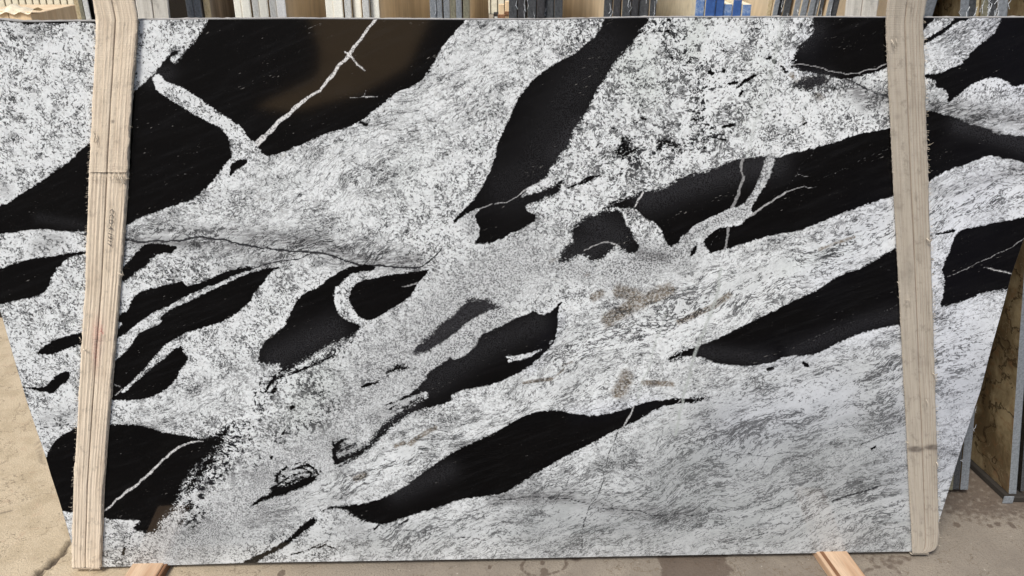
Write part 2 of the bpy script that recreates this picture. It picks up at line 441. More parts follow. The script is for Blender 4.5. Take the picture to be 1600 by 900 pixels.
# white lines: (points, half widths px, strength)
HAIR = [
 ([(402,224),(412,215),(425,203),(450,180),(465,165),(480,153),(500,142),(512,125),(530,101),(545,87),(552,75),(565,60),(577,42),(588,28)], [5.5,5,4.3,4,3.4,2.4,2.4,2.6,2.4,4,3,2.5,2.2,2.2], 1),
 ([(546,85),(553,94),(558,101),(564,105),(571,111)], [2,1.5,1.3,1.2,.4], 1),
 ([(538,80),(546,86)], [.6,1.6], 1),
 ([(465,205),(475,193),(488,185),(510,177),(530,163)], .2, .35), ([(486,163),(492,152),(500,145)], .2, .3),
 ([(500,142),(508,128),(520,112)], .2, .6),
 ([(546,152),(560,152),(568,151),(575,151.5),(582,151.5),(590,151)], [.1,.3,.4,1.2,.7,.2], .8), ([(568,151),(571,143),(572,141)], .3, .6),
 ([(610,148),(622,138),(640,123),(655,106),(670,92)], .2, .45), ([(595,158),(610,148)], .2, .3),
 ([(200,271),(240,272),(262,274),(300,271),(332,273)], .25, .45),
 ([(228,251),(238,240)], .2, .2),
 ([(158,800),(165,797),(172,792),(182,780),(195,770),(215,757),(228,745),(240,733),(260,715),(275,702),(290,694),(305,690),(318,689)], [1.4,1.3,1.6,1.6,2,2,2,2,2,1.9,1.6,1.4,.4], .92),
 ([(228,737),(233,715),(240,698),(243,688)], .2, .22), ([(225,737),(228,733)], .3,.3),
 ([(1234,101),(1243,101),(1257,101),(1272,103),(1290,109),(1310,113.5),(1335,114.5),(1355,109),(1387,99),(1420,80),(1446,60),(1462,50),(1478,41),(1490,31)], .8, .7),
 ([(1162,244),(1158,262),(1162,277),(1155,297),(1147,318),(1143,335),(1139,350)], [3.6,2.4,2.6,2.6,2.8,2.4,1.6], .62),
 ([(1139,350),(1136,372),(1134,386),(1131,397),(1127,420)], [2.4,2,2,1.4,.5], .6),
 ([(1165,340),(1180,332),(1200,318),(1212,310),(1228,300),(1245,294),(1258,291),(1262,294),(1275,292)], [3,2.2,1.8,1.3,1.3,.7,.5,.5,.2], .7),
 ([(1228,300),(1231,290),(1246,272),(1252,256),(1258,250),(1268,243),(1272,233)], .35, .55), ([(1246,272),(1258,276),(1268,275)], [.4,.9,.2], .6),
 ([(1275,283),(1300,272),(1320,263),(1345,249),(1370,238),(1395,229)], .3, .5), ([(1325,302),(1360,296),(1392,293)], .2, .25),
 ([(1110,384),(1118,372),(1125,358)], .5, .5),
 ([(1005,301),(997,312),(992,323)], [1.8,1.5,1.2], .85),
 ([(1480,432),(1505,422),(1520,415),(1560,395),(1603,371)], .45, .6), ([(1538,418),(1550,420),(1560,423),(1572,425),(1584,429)], [.3,1,1.3,1,.6], .85),
 ([(1248,540),(1275,526),(1300,515),(1325,505),(1350,500),(1380,488),(1406,474)], .35, .5), ([(1260,500),(1300,489),(1340,479)], .15, .35), ([(1208,570),(1240,545)],.15,.2),
 ([(1375,417),(1382,419),(1390,422)], .4, .5), ([(1375,412),(1377,414)], .8, .5),
 ([(990,636),(984,650),(978,660),(972,670)], [1.1,1.6,1.4,.8], .75), ([(1063,625),(1058,632)], 1.2, .6),
 ([(736,332),(750,326),(765,320),(785,317),(800,312),(812,304),(820,297),(832,291),(846,286),(858,276)], [1,.9,.7,.6,.7,1,1.6,2,2,1], .75),
 ([(912,392),(925,385),(938,380),(950,378),(960,381),(968,386)], [.8,.9,.8,1.2,1.6,1.8], .75),
 ([(885,400),(897,397)], .6,.5),
 ([(875,93),(890,91),(910,92)], .4, .4),
 ([(628,448),(640,446),(653,442)], [.6,1.2,1.5], .6), ([(580,470),(600,465)], .2,.35),
 ([(0,341),(15,340),(40,345),(70,351),(100,353)], .4, .3), ([(0,352),(30,356),(70,354)], .3, .2),
 ([(180,618),(190,609)], .6, .9), ([(178,600),(187,604),(192,609)], .7, .7), ([(180,594),(192,584),(202,579)], .3, .4), ([(178,619),(192,612)], .3, .4),
 ([(222,618),(240,607),(255,595),(258,587)], .25, .35), ([(256,496),(270,485)], .5,.5),
 ([(1452,207),(1475,208)], .3, .3), ([(1250,455),(1258,452)], .2, .2),
 ([(785,547),(794,546)], .4, .5), ([(780,536),(788,532)], .3,.4),
]
# thin dark seams in the white stone
SEAM = [
 ([(132,366),(160,370),(194,374),(230,378),(260,378),(275,376),(300,372),(320,371),(350,374),(375,382),(400,385),(430,390),(475,393),(510,397),(530,404),(555,412),(580,415),(600,416),(640,419),(655,418)], .9, .95),
 ([(0,334),(40,345),(90,360),(132,367)], .5, .6),
 ([(400,389),(450,392),(500,396)], .3, .6),
 ([(655,418),(668,410),(680,400),(688,392),(690,388)], .9, .75),
 ([(290,397),(330,396),(345,405)], .2, .5), ([(360,430),(385,422),(410,414),(450,407),(480,398),(500,396)], 1.0, .7),
 ([(1322,123),(1340,132),(1355,140),(1370,146),(1387,151),(1430,165),(1452,176)], .8, .9),
 ([(1300,545),(1340,566),(1360,570),(1385,575),(1410,580)], .3, .5),
 ([(60,667),(90,666),(120,664)], .4, .6), ([(55,661),(85,662),(120,660)], .3,.5), ([(220,643),(240,652),(250,660),(290,660),(320,666)], .25, .45),
 ([(590,813),(620,826),(650,831),(690,836),(740,841),(765,845)], .3, .55),
 ([(780,780),(840,776),(890,779),(920,787),(950,795),(1000,798),(1030,806),(1080,806),(1130,795)], .6, .55),
 ([(965,675),(955,700),(949,720),(944,745),(938,765),(922,790),(912,815),(910,845),(908,862)], .5, .6),
 ([(1040,650),(1035,680),(1022,715),(1018,735),(1008,765),(998,795)], .4, .4),
 ([(690,727),(700,720),(715,708)], .2, .4), ([(1100,804),(1150,808),(1185,800),(1220,790)], .3, .5),
 ([(1190,722),(1230,718),(1260,700)], .3,.45), ([(1130,722),(1160,708),(1200,714),(1230,707),(1250,708)], .5, .6), ([(1200,714),(1192,730),(1185,738),(1150,735)], .8, .5),
 ([(1270,738),(1290,734),(1310,750),(1345,752),(1390,752)], .3, .5), ([(1320,755),(1345,745),(1370,750),(1400,748)], .7, .6), ([(1262,775),(1275,768),(1300,760)], .3,.5),
 ([(1300,784),(1330,773),(1345,770),(1365,763),(1372,760)], 1.4, .75), ([(1345,695),(1370,685),(1400,675)], .9, .6),
 ([(1150,796),(1170,790),(1195,775)], .8, .5), ([(1120,845),(1150,850),(1160,846),(1185,836),(1200,832)], .8, .6),
 ([(1000,858),(1040,862),(1070,864)], .5, .4), ([(380,855),(395,832),(420,818),(440,812)], .2,.35),
 ([(905,463),(925,455),(950,452)], .6, .3), ([(935,500),(960,487),(990,480)], .4,.3), ([(892,505),(905,509),(925,505)], .8,.45),
 ([(1290,380),(1320,368),(1350,360)], .5, .45), ([(1200,300),(1201,301)], .2, .1),
 ([(610,345),(650,333),(680,326)], .2, .35), ([(675,312),(700,309),(718,306)], .3, .4), ([(500,340),(530,330),(560,326)], .3, .35),
 ([(505,285),(512,275),(518,268)], .3, .4), ([(455,318),(465,308),(470,300)], .5,.45), ([(410,380),(425,375)], .3,.3),
]
# translucent healed cracks running over black and white
HEALED = [
 ([(1226,26),(1214,70),(1205,110),(1190,160),(1178,205),(1168,245)], 2.6, .4),
 ([(1210,80),(1200,130),(1188,185)], 1.2, .35),
 ([(1127,420),(1120,460),(1112,485),(1100,518),(1090,540),(1084,560),(1077,590),(1070,610),(1063,640),(1055,680)], 1.7, .95),
 ([(1040,490),(1030,520),(1020,550),(1012,580),(1003,600),(996,625)], .8, .75),
]
# soft fields: (polyline, sigma, strength)
GREY = [
 ([(194,372),(260,380),(330,378),(380,388)], 9, .75), ([(390,372),(430,374),(480,380),(520,388),(560,402),(600,408),(650,410)], 12, .85), ([(240,355),(330,365),(400,368)], 10, .5), ([(440,400),(400,412),(350,425)], 8, .6), ([(540,390),(590,400)], 12, .5),
 ([(1325,130),(1350,150),(1390,155)], 12, .8), ([(1350,165),(1385,165)], 8, .6), ([(1452,170),(1490,172),(1530,180),(1600,185)], 13, .7), ([(1480,185),(1530,198),(1560,208)], 6, .8),
 ([(770,780),(830,776),(890,776)], 9, .85), ([(890,778),(960,795),(1040,808),(1090,800)], 8, .55), ([(800,800),(780,812)], 10, .3),
 ([(60,385),(90,375),(75,370)], 10, .5), ([(70,655),(100,650),(120,645)], 9, .4), ([(10,348),(60,352)], 8, .3), ([(0,290),(10,300)], 8, .5),
 ([(1000,398),(1040,402)], 7, .8), ([(1400,283),(1480,300),(1600,260)], 8, .45), ([(1350,660),(1400,650)], 12, .25),
 ([(380,820),(420,805),(470,790)], 4, .45), ([(450,790),(600,768),(650,750)], 9, .15), ([(390,825),(440,803),(460,797)], 2, .6),
 ([(60,50),(40,40)], 10, .35), ([(940,820),(1000,830)], 14, .2), ([(1250,730),(1400,760)], 20, .15), ([(1100,640),(1160,690)], 14, .2),
 ([(545,700),(535,712),(525,690)], 9, .5), ([(415,740),(400,748)], 8, .4), ([(590,650),(640,625)], 10, .4),
 ([(530,785),(560,830)], 16, .35), ([(200,672),(240,668)], 5, .5),
]
FINE = [  # even salt-and-pepper aplite
 ([(830,410),(760,440),(700,480),(650,520),(600,570),(560,620),(520,680),(440,740),(360,800),(290,850)], 34, .75),
 ([(960,425),(1000,410),(1060,395)], 18, 1.0), ([(780,490),(740,520),(700,550),(650,600)], 13, 1.0), ([(1062,375),(1120,345),(1165,325),(1205,250)], 7, 1.0),
 ([(640,640),(560,680),(520,720)], 14, .5), ([(740,360),(735,345)], 10, .9), ([(880,420),(920,425)], 12, .8),
]
COARSE = [
 ([(1000,60),(960,150),(920,230),(890,280)], 30, .65), ([(1030,40),(1100,120),(1100,220),(960,260)], 45, .9), ([(980,190),(1100,190)], 40, .5), ([(420,600),(480,590),(520,640),(440,680),(400,720)], 28, .85),
 ([(880,300),(960,290)], 15, .6), ([(300,790),(330,730),(370,680)], 26, 1.3), ([(420,600),(400,640),(380,680)], 16, 1.2), ([(620,560),(560,600),(480,620)], 26, .7), ([(440,585),(500,560),(560,530)], 12, .9), ([(850,350),(870,400),(850,430)], 22, .5), ([(1240,40),(1225,110)], 20, .6),
]
FOLI = [  # strongly foliated parts
 ([(1100,700),(1250,640),(1400,600),(1500,560)], 90, 1.0), ([(900,800),(1200,800),(1450,780)], 70, 1.0), ([(600,840),(800,830)], 50, .9), ([(1000,520),(1200,440),(1400,350),(1580,290)], 40, 1.0),
 ([(880,560),(1050,480),(1120,440)], 40, .9), ([(700,700),(850,620),(950,590)], 40, .8), ([(420,800),(560,750),(650,700)], 22, 1.0), ([(450,330),(700,120),(760,60)], 70, .65), ([(230,360),(420,380),(600,400)], 24, .9), ([(1460,170),(1580,190)], 25, .8), ([(1460,80),(1540,40)], 25, .7), ([(240,650),(320,620),(400,600)],25,.6), ([(250,510),(330,460)],10,.6),
]
BROWN = [
 ([(1045,452),(1010,468),(975,485),(950,500)], 9, 1.0), ([(940,458),(928,465)], 6, .8), ([(968,455),(995,462)], 9, 1.0), ([(1140,460),(1115,478),(1085,492),(1060,503)], 4, .95), ([(975,600),(980,590),(968,612)], 10, .95), ([(1005,598),(1050,600)], 4, .9), ([(818,598),(840,595),(862,592)], 2.2, 1.0), ([(866,590),(880,578),(880,570),(895,565)], 1.8, .6),
 ([(640,694),(655,682),(680,668)], 3.4, .9), ([(618,697),(632,692)], 3, .9), ([(555,748),(570,742)], 4, .9), ([(1280,390),(1310,378),(1335,370)], 2.5, .7), ([(1275,150),(1283,152)], 6, .6), ([(1236,116),(1240,122)], 4, .7), ([(1245,128),(1290,125)], 8, .5),
 ([(860,408),(870,405)], 4, .5), ([(1025,80),(1035,85)], 5, .4), ([(930,370),(960,350)], 16, .4), ([(915,430),(920,428)], 4, .5), ([(440,245),(445,240)], 3, .4), ([(600,232),(608,228)], 3, .4), ([(400,313),(420,310)], 5, .4), ([(1140,155),(1135,150)], 6, .35), ([(1255,190),(1258,195)], 4, .4), ([(955,263),(953,262)], 3, .3), ([(440,330),(442,331)], 3, .4),
]
GREEN = [([(980,100),(1010,140),(1000,90)], 22, .8), ([(1090,40),(1080,80)], 14, .8), ([(500,590),(470,640)], 26, .6), ([(1340,380),(1230,420)], 12, .6), ([(620,290),(640,260)],30,.25), ([(1190,90),(1160,200)], 16, .3)]
DUSK = [  # black bodies that are really dark grey, grainy
 ([(787,481),(750,476),(720,497),(690,520),(655,548)], 16, 1.0), ([(940,80),(900,140),(840,260),(800,290)], 34, .35), ([(900,200),(870,240)], 22, .6), ([(1010,310),(1080,285),(1160,262),(1210,255)], 17, .7), ([(430,560),(520,515)], 17, .55), ([(670,600),(760,540),(840,505)], 16, .5), ([(930,350),(960,370),(880,400)], 22, .6), ([(1245,128),(1290,128)], 12, .9), ([(1500,195),(1560,212),(1600,225)], 12, .7), ([(1255,70),(1275,45)], 12, .5), ([(620,770),(700,735)], 12, .5), ([(860,350),(850,300)], 14, .3), ([(1240,550),(1350,505),(1410,490)], 10, .5), ([(1100,550),(1200,560)],10,.5), ([(540,705),(600,660),(650,630)], 10, .5), ([(60,340),(130,352)],6,.3), ([(240,120),(260,115)], 12,.4),
]
BLUE = [([(1560,30),(1600,120)], 50, .9), ([(1490,60),(1600,230)], 40, .5), ([(1500,700),(1480,500),(1530,300)], 70, .8), ([(1270,60),(1255,100)], 20, .5), ([(1200,560),(1400,510)], 25, .5), ([(830,570),(870,500)], 10, .6), ([(1150,660),(1300,620)], 40, .5), ([(1300,430),(1370,330)], 40, .5), ([(1020,630),(900,650)], 12, .6)]
ROUGH = [
 ([(1010,40),(960,120),(900,220),(860,290)], 9, 1.0), ([(340,700),(300,750),(270,800),(250,830)], 18, 1.3), ([(400,575),(440,580),(500,552),(560,525)], 8, 1.0), ([(940,325),(1040,290),(1130,258)], 7, .7), ([(890,350),(950,330)], 14, .7), ([(880,405),(960,395)], 16, .8), ([(1245,100),(1270,40)], 8, .9), ([(665,630),(600,670),(540,715)], 10, .5), ([(700,480),(660,540)], 12, .5), ([(787,481),(740,470)], 8, .8), ([(415,770),(490,745)], 8, .3), ([(1240,130),(1290,135)], 10, 1.0), ([(840,300),(870,310)], 10, .6), ([(970,230),(1050,228)], 25, 1.0), ([(1050,560),(1060,555)], 8, .8), ([(180,440),(240,400)],6,.4), ([(280,95),(310,60)], 8, .4), ([(500,800),(560,812)], 8, .7), ([(602,585),(636,572)], 10, .8), ([(1090,622),(1103,621)], 6, .8),
]


def field(spec, X, Y):
    f = np.zeros(X.shape, np.float32)
    for pts, sg, st in spec:
        pts = list(pts) if len(pts) > 1 else [pts[0], (pts[0][0] + 1, pts[0][1])]
        d = line_dist(pts, X, Y, margin=3 * sg)
        f = np.maximum(f, st * np.exp(-np.clip(d, 0, 200) ** 2 / (2 * sg * sg)))
    return f


def lines(spec, X, Y, soft=.95, hairy=True):
    f = np.zeros(X.shape, np.float32)
    for pts, w, st in spec:
        p = np.asarray(pts, float)
        ww = np.broadcast_to(np.asarray(w, float), (len(p),)).copy()
        if hairy and ww.max() < 1.0 and st < .6: st *= .62
        ww = ww * (.78 if hairy else .8)
        for it in range(3):           # roughen by midpoint displacement
            mid = (p[1:] + p[:-1]) / 2
            L = np.linalg.norm(p[1:] - p[:-1], axis=1)[:, None]
            mid += rng.normal(0, 1, mid.shape) * np.minimum(L * .045, 1.3)
            q = np.empty((len(p) + len(mid), 2)); q[0::2] = p; q[1::2] = mid; p = q
            wm = (ww[1:] + ww[:-1]) / 2 * (1 + rng.normal(0, .16, len(mid)))
            q = np.empty(len(ww) + len(wm)); q[0::2] = ww; q[1::2] = wm; ww = q
        d = line_dist(p, X, Y, widths=np.clip(ww, 0, None) - .15, margin=8)
        f = np.maximum(f, st * np.clip(1 - np.clip(d, 0, 9) / soft, 0, 1))
    return f


# outline of the slab
TOPX = [-160, 0, 30, 60, 100, 150, 212, 300, 450, 600, 760, 860, 930, 1000, 1100, 1200, 1300, 1380, 1500, 1600, 1700]
TOPY = [29.5, 31, 34, 34.5, 33.5, 33.5, 32, 30.5, 29.5, 30.5, 31.5, 31, 29.5, 28, 27.5, 27.5, 27.5, 28, 28.5, 28, 28]
BOTX = [90, 157, 253, 400, 640, 860, 1060, 1280, 1425, 1480]
BOTY = [888, 886, 883.5, 879, 875.5, 871.5, 867.5, 864, 861.5, 860]
LY = [20, 300, 400, 490, 560, 630, 712, 740, 780, 820, 845, 890]
LX = [-134, -53, -26, 2, 22, 43, 71, 79, 92, 104, 111, 124]
RY = [20, 300, 345, 372, 430, 480, 540, 610, 640, 700, 760, 815, 890]
RX = [1683, 1615, 1604, 1600, 1580, 1567, 1550, 1532, 1522, 1502, 1484, 1467, 1446]


def slab_uv(s, t):
    px = 800 + (s - .5) * 1500; py = 30 + t * 845
    for _ in range(12):
        l = np.interp(py, LY, LX); r = np.interp(py, RY, RX)
        px = l + (r - l) * s
        a = np.interp(px, TOPX, TOPY); b = np.interp(px, BOTX, BOTY)
        py = a + (b - a) * t
    return px, py


NX, NY = 1000, 520
S, T = np.meshgrid(np.linspace(0, 1, NX), np.linspace(1, 0, NY))
PX, PY = slab_uv(S.ravel(), T.ravel())
Pf = on_slab(PX, PY)
X32, Y32 = PX.astype(np.float32), PY.astype(np.float32)

sdf = np.full(X32.shape, 1e3, np.float32)
for p in BLACK:
    sdf = np.minimum(sdf, poly_sdf(p, X32, Y32, None))
sdfg = poly_sdf([(787,481),(770,472),(760,466),(732,466),(720,480),(710,492),(682,510),(675,522),(657,535),(647,545),(645,557),(670,549),(687,537),(710,522),(732,502),(762,486)], X32, Y32, None)
sdf = np.minimum(sdf, sdfg)
for p in WHITE_IN:
    sdf = np.maximum(sdf, -poly_sdf(p, X32, Y32, None))
for p in BLACK2:
    sdf = np.minimum(sdf, poly_sdf(p, X32, Y32, None))
for x0, y0, x1, y1, w in CLOTS:
    sdf = np.minimum(sdf, line_dist([(x0, y0), (x1, y1)], X32, Y32, widths=w))
for pts_, w_ in TAILS:
    sdf = np.minimum(sdf, line_dist(pts_, X32, Y32, widths=w_))
sdf = np.clip(sdf, -40, 40)

# ------------------------------------------------------------------ materials
def granite():
    n = NT('black_white_granite')
    P = n.obj()
    sd, rgh, dusk = n.attr('zone')
    hair, seam, brown = n.attr('lines')
    grey, fine, coarse = n.attr('grain')
    foli, green, healed = n.attr('tint')
    blue, tone_shade, _ = n.attr('tint2')
    wob = n.noise(P, 16, 3, .55, color=True)
    Pw = n.vadd(n.vadd(P, wob, .035), n.noise(P, 70, 2, .5, color=True), .006)
    Pb = n.vadd(Pw, n.noise(P, 2.6, 2, .5, color=True), .22)
    # foliation axis runs up to the right: rotate about the slab normal, squeeze the long axis
    A1 = n.mapv(n.mapv(Pb, rot=(0, math.radians(27), 0)), scale=(.30, 1, 1.15))
    A2 = n.mapv(n.mapv(Pb, rot=(0, math.radians(24), 0)), scale=(.14, 1, 1))
    # ---- black bodies
    e1 = n.sub(n.noise(P, 55, 5, .62), .5)
    e2 = n.sub(n.noise(P, 190, 3, .6), .5)
    e3 = n.sub(n.noise(n.mapv(n.mapv(P, rot=(0, math.radians(30), 0)), scale=(.35, 1, 1)), 210, 3, .65), .5)
    e4 = n.sub(n.noise(n.mapv(n.mapv(P, rot=(0, math.radians(30), 0)), scale=(.22, 1, 1)), 80, 5, .65), .5)
    edge = n.add(sd, n.add(n.mul(n.add(e1, n.mul(n.mul(e4, rgh), 2.4)), 7.0), n.mul(n.add(n.mul(e2, 4.2), n.mul(e3, 3.4)), n.add(1.4, n.mul(rgh, 5.0)))))
    soft_ = n.mul(n.add(rgh, n.mul(dusk, .5)), 2.2)
    black = n.ramp(edge, n.add(.8, soft_), n.sub(-.6, soft_))
    # ---- flecks in the white stone
    clus = n.noise(P, 7, 3, .6)
    clus2 = n.noise(n.mapv(P, loc=(3, 1, 7)), 24, 3, .6)
    cloud = n.noise(A2, 30, 5, .65)
    cl = n.add(n.mul(n.sub(clus, .5), .40), n.mul(n.sub(clus2, .5), .60))
    cla = n.add(n.mul(n.sub(clus, .5), .30), n.mul(n.sub(cloud, .5), .95))
    iso = n.noise(Pw, 140, 3, .66)
    tiny = n.noise(P, 420, 2, .6)
    # interlocking crystals: thin mica along some grain boundaries, a few whole dark grains
    ve = n.vor(Pw, 112, 'DISTANCE_TO_EDGE')
    vcell = n.sep(n.vor(Pw, 112, 'F1', 'Color'))
    veF = n.mul(n.ramp(n.add(ve, n.mul(n.sub(tiny, .5), .08)), .10, .055), n.ramp(n.add(iso, n.mul(cl, .6)), .49, .54))
    vg = n.ramp(n.add(vcell[0], n.mul(cl, 1.3)), .90, .93)
    isoF = n.mx(n.ramp(n.add(iso, n.mul(cl, .46)), .580, .612), n.mx(n.mul(veF, .95), n.mul(vg, .42)))
    vea = n.vor(A1, 108, 'DISTANCE_TO_EDGE')
    vacell = n.sep(n.vor(A1, 108, 'F1', 'Color'))
    an = n.noise(A1, 180, 3, .68)
    veaF = n.mul(n.ramp(n.add(vea, n.mul(n.sub(tiny, .5), .08)), .10, .05), n.ramp(n.add(n.noise(A1, 100, 3), n.mul(cla, .75)), .48, .54))
    anF = n.mx(n.ramp(n.add(an, n.mul(cla, .48)), .585, .62), n.mul(veaF, .9))
    an2 = n.noise(A2, 125, 4, .66)
    an2F = n.ramp(n.add(an2, n.mul(cla, .6)), .615, .65)
    co = n.noise(n.mapv(Pw, loc=(5, 5, 5)), 84, 3, .6)
    coF = n.ramp(n.add(n.add(co, n.mul(coarse, .05)), n.mul(cl, .5)), .60, .62)
    sq = n.math('ABSOLUTE', n.sub(n.noise(n.mapv(Pw, loc=(9, 2, 4)), 30, 6, .64, .6), .5))
    sqF = n.mul(n.ramp(sq, .024, .008), n.ramp(n.add(clus2, n.mul(cl, .4)), .46, .54))
    sq2 = n.math('ABSOLUTE', n.sub(n.noise(n.mapv(A2, loc=(1, 8, 3)), 38, 6, .62, .2), .5))
    sq2F = n.mul(n.ramp(n.add(sq2, n.mul(n.sub(tiny, .5), .01)), .030, .010), n.ramp(n.add(clus, n.mul(n.sub(cloud, .5), .8)), .46, .58))
    fi = n.noise(P, 200, 3, .72)
    fiF = n.ramp(fi, .485, .535)
    f_iso = n.mx(n.mul(isoF, .97), n.mul(sqF, .95))
    f_ani = n.mx(n.mx(n.mul(anF, .95), n.mul(sq2F, 1.0)), n.mul(an2F, .92))
    f_ani = n.mul(f_ani, n.sub(1.0, n.mul(tone_shade, .22)))
    inv = n.math('SUBTRACT', 1.0, foli, clamp=True)
    fl = n.add(n.mul(f_iso, inv), n.mul(f_ani, foli))
    invf = n.math('SUBTRACT', 1.0, fine, clamp=True)
    fl = n.add(n.mul(fl, invf), n.mul(n.mul(fiF, .78), fine))
    fl = n.mx(fl, n.mul(coF, n.math('MULTIPLY', coarse, 1.1, clamp=True)))
    cloudF = n.mul(n.ramp(cloud, .55, .66), n.mul(foli, .14))
    cloudg = n.mul(n.ramp(n.noise(P, 24, 5, .7), .55, .68), n.mul(inv, .14))
    # grey shear films: streaky veil
    veil = n.noise(n.mapv(n.mapv(P, rot=(0, math.radians(8), 0)), scale=(.18, 1, 1)), 200, 4, .65)
    veilF = n.mul(grey, n.ramp(veil, .34, .58, .30, 1.15))
    # ---- colour of the white stone
    q = n.noise(P, 75, 4, .65)
    base = n.mix(n.ramp(q, .38, .62), (.87, .905, .91), (.76, .79, .80))
    base = n.mix(n.ramp(vcell[1], .55, .95, 0, .5), base, n.mix(vcell[2], (.50, .52, .54), (.66, .67, .65)))
    base = n.mix(n.ramp(n.noise(Pw, 190, 2, .5), .45, .62, 0, .55), base, (.90, .91, .92))
    base = n.mix(n.mul(fine, .6), base, (.50, .51, .52))
    base = n.mix(n.mul(n.ramp(n.noise(A1, 12, 3, .55), .42, .62), n.mul(foli, .32)), base, (.47, .49, .49))
    base = n.mix(n.mul(tone_shade, .85), base, n.mix(n.ramp(n.noise(A1, 22, 4, .6), .38, .62), (.31, .328, .33), (.40, .418, .425)))
    base = n.mix(n.mul(green, .35), base, (.50, .56, .50))
    base = n.mix(n.mul(blue, .45), base, (.66, .69, .80))
    bn = n.mul(n.ramp(n.add(brown, n.mul(n.sub(n.noise(A1, 60, 4, .65), .5), 1.1)), .25, .75), n.ramp(n.noise(P, 150, 3, .6), .35, .6, .45, 1.0))
    bn = n.mul(bn, n.ramp(brown, .02, .12))
    base = n.mix(n.math('MULTIPLY', bn, .9, clamp=True), base, (.165, .13, .088))
    base = n.mix(n.mul(cloudF, n.ramp(iso, .42, .55, .35, 1)), base, (.09, .09, .095))
    base = n.mix(n.mul(cloudg, n.ramp(iso, .42, .55, .2, 1)), base, (.12, .12, .125))
    base = n.mix(n.math('MULTIPLY', veilF, .85, clamp=True), base, (.10, .098, .10))
    base = n.mix(n.math('MULTIPLY', fl, 1.0, clamp=True), base, (.016, .016, .018))
    sm_ = n.ramp(n.add(seam, n.mul(n.sub(n.noise(P, 90, 4, .65), .5), 1.3)), .16, .62)
    base = n.mix(n.mul(sm_, n.ramp(seam, .02, .12)), base, (.03, .03, .033))
    # ---- colour of the black stone
    gr = n.noise(P, 420, 2, .7)
    bl = n.mix(n.mul(dusk, n.ramp(gr, .38, .62, .15, 1.0)), (.0025, .0022, .0022), (.05, .05, .055))
    bl = n.mix(n.mul(blue, .3), bl, (.006, .0065, .012))
    sp = n.mul(n.ramp(n.noise(n.mapv(P, loc=(2, 2, 2)), 420, 1, .5), .74, .84), n.ramp(n.noise(P, 12, 3), .45, .65, .15, .9))
    A3 = n.mapv(n.mapv(P, rot=(0, math.radians(22), 0)), scale=(.22, 1, 1))
    sp2 = n.ramp(n.add(n.noise(A3, 300, 2, .5), n.mul(n.sub(n.noise(n.mapv(A3, scale=(.5, 1, 1)), 40, 3), .5), .55)), .74, .86)
    bl = n.mix(n.ramp(n.noise(n.mapv(A3, scale=(.4, 1, 1)), 70, 4, .7), .45, .75, 0, .35), bl, (.013, .013, .014))
    bl = n.mix(n.mul(n.mx(sp, sp2), .45), bl, (.45, .43, .40))
    col = n.mix(black, base, bl)
    hc = n.mix(n.ramp(n.noise(P, 220, 3), .5, .58, 0, .8), n.mix(n.ramp(hair, .6, .85), (.30, .30, .30), (.70, .70, .69)), (.16, .16, .16))
    hb = n.ramp(n.add(hair, n.mul(n.sub(n.noise(P, 190, 3, .65), .5), 1.1)), .22, .62)
    hb = n.mul(hb, n.ramp(hair, 0.02, .12))
    col = n.mix(n.mul(hb, black), col, hc)
    col = n.mix(n.mul(healed, n.ramp(n.noise(P, 200, 2, .6), .35, .6, .4, 1.0)), col, (.42, .45, .43))
    n.out(col, .06, .5)
    n.b.inputs['IOR'].default_value = 1.5
    return n.m


M = {}
M['granite'] = granite()


def simple(name, c, rough=.7, var=.12, scale=40, c2=None, bump=0.0, bscale=200, stretch=(1, 1, 1), spec=.3, detail=4):
    n = NT(name)
    P = n.mapv(n.obj(), scale=stretch)
    f = n.ramp(n.noise(P, scale, detail, .6), .35, .68)
    if c2 is None: c2 = tuple(max(0, x * (1 - 2.5 * var)) for x in c)
    col = n.mix(f, c, c2)
    f2 = n.ramp(n.noise(n.mapv(P, loc=(4, 4, 4)), scale * 6, 3, .6), .4, .7, 0, .45)
    col = n.mix(f2, col, tuple(x * .6 for x in c))
    n.out(col, rough, spec)
    if bump: n.bump(n.noise(P, bscale, 3, .6), bump, .002)
    return n.m


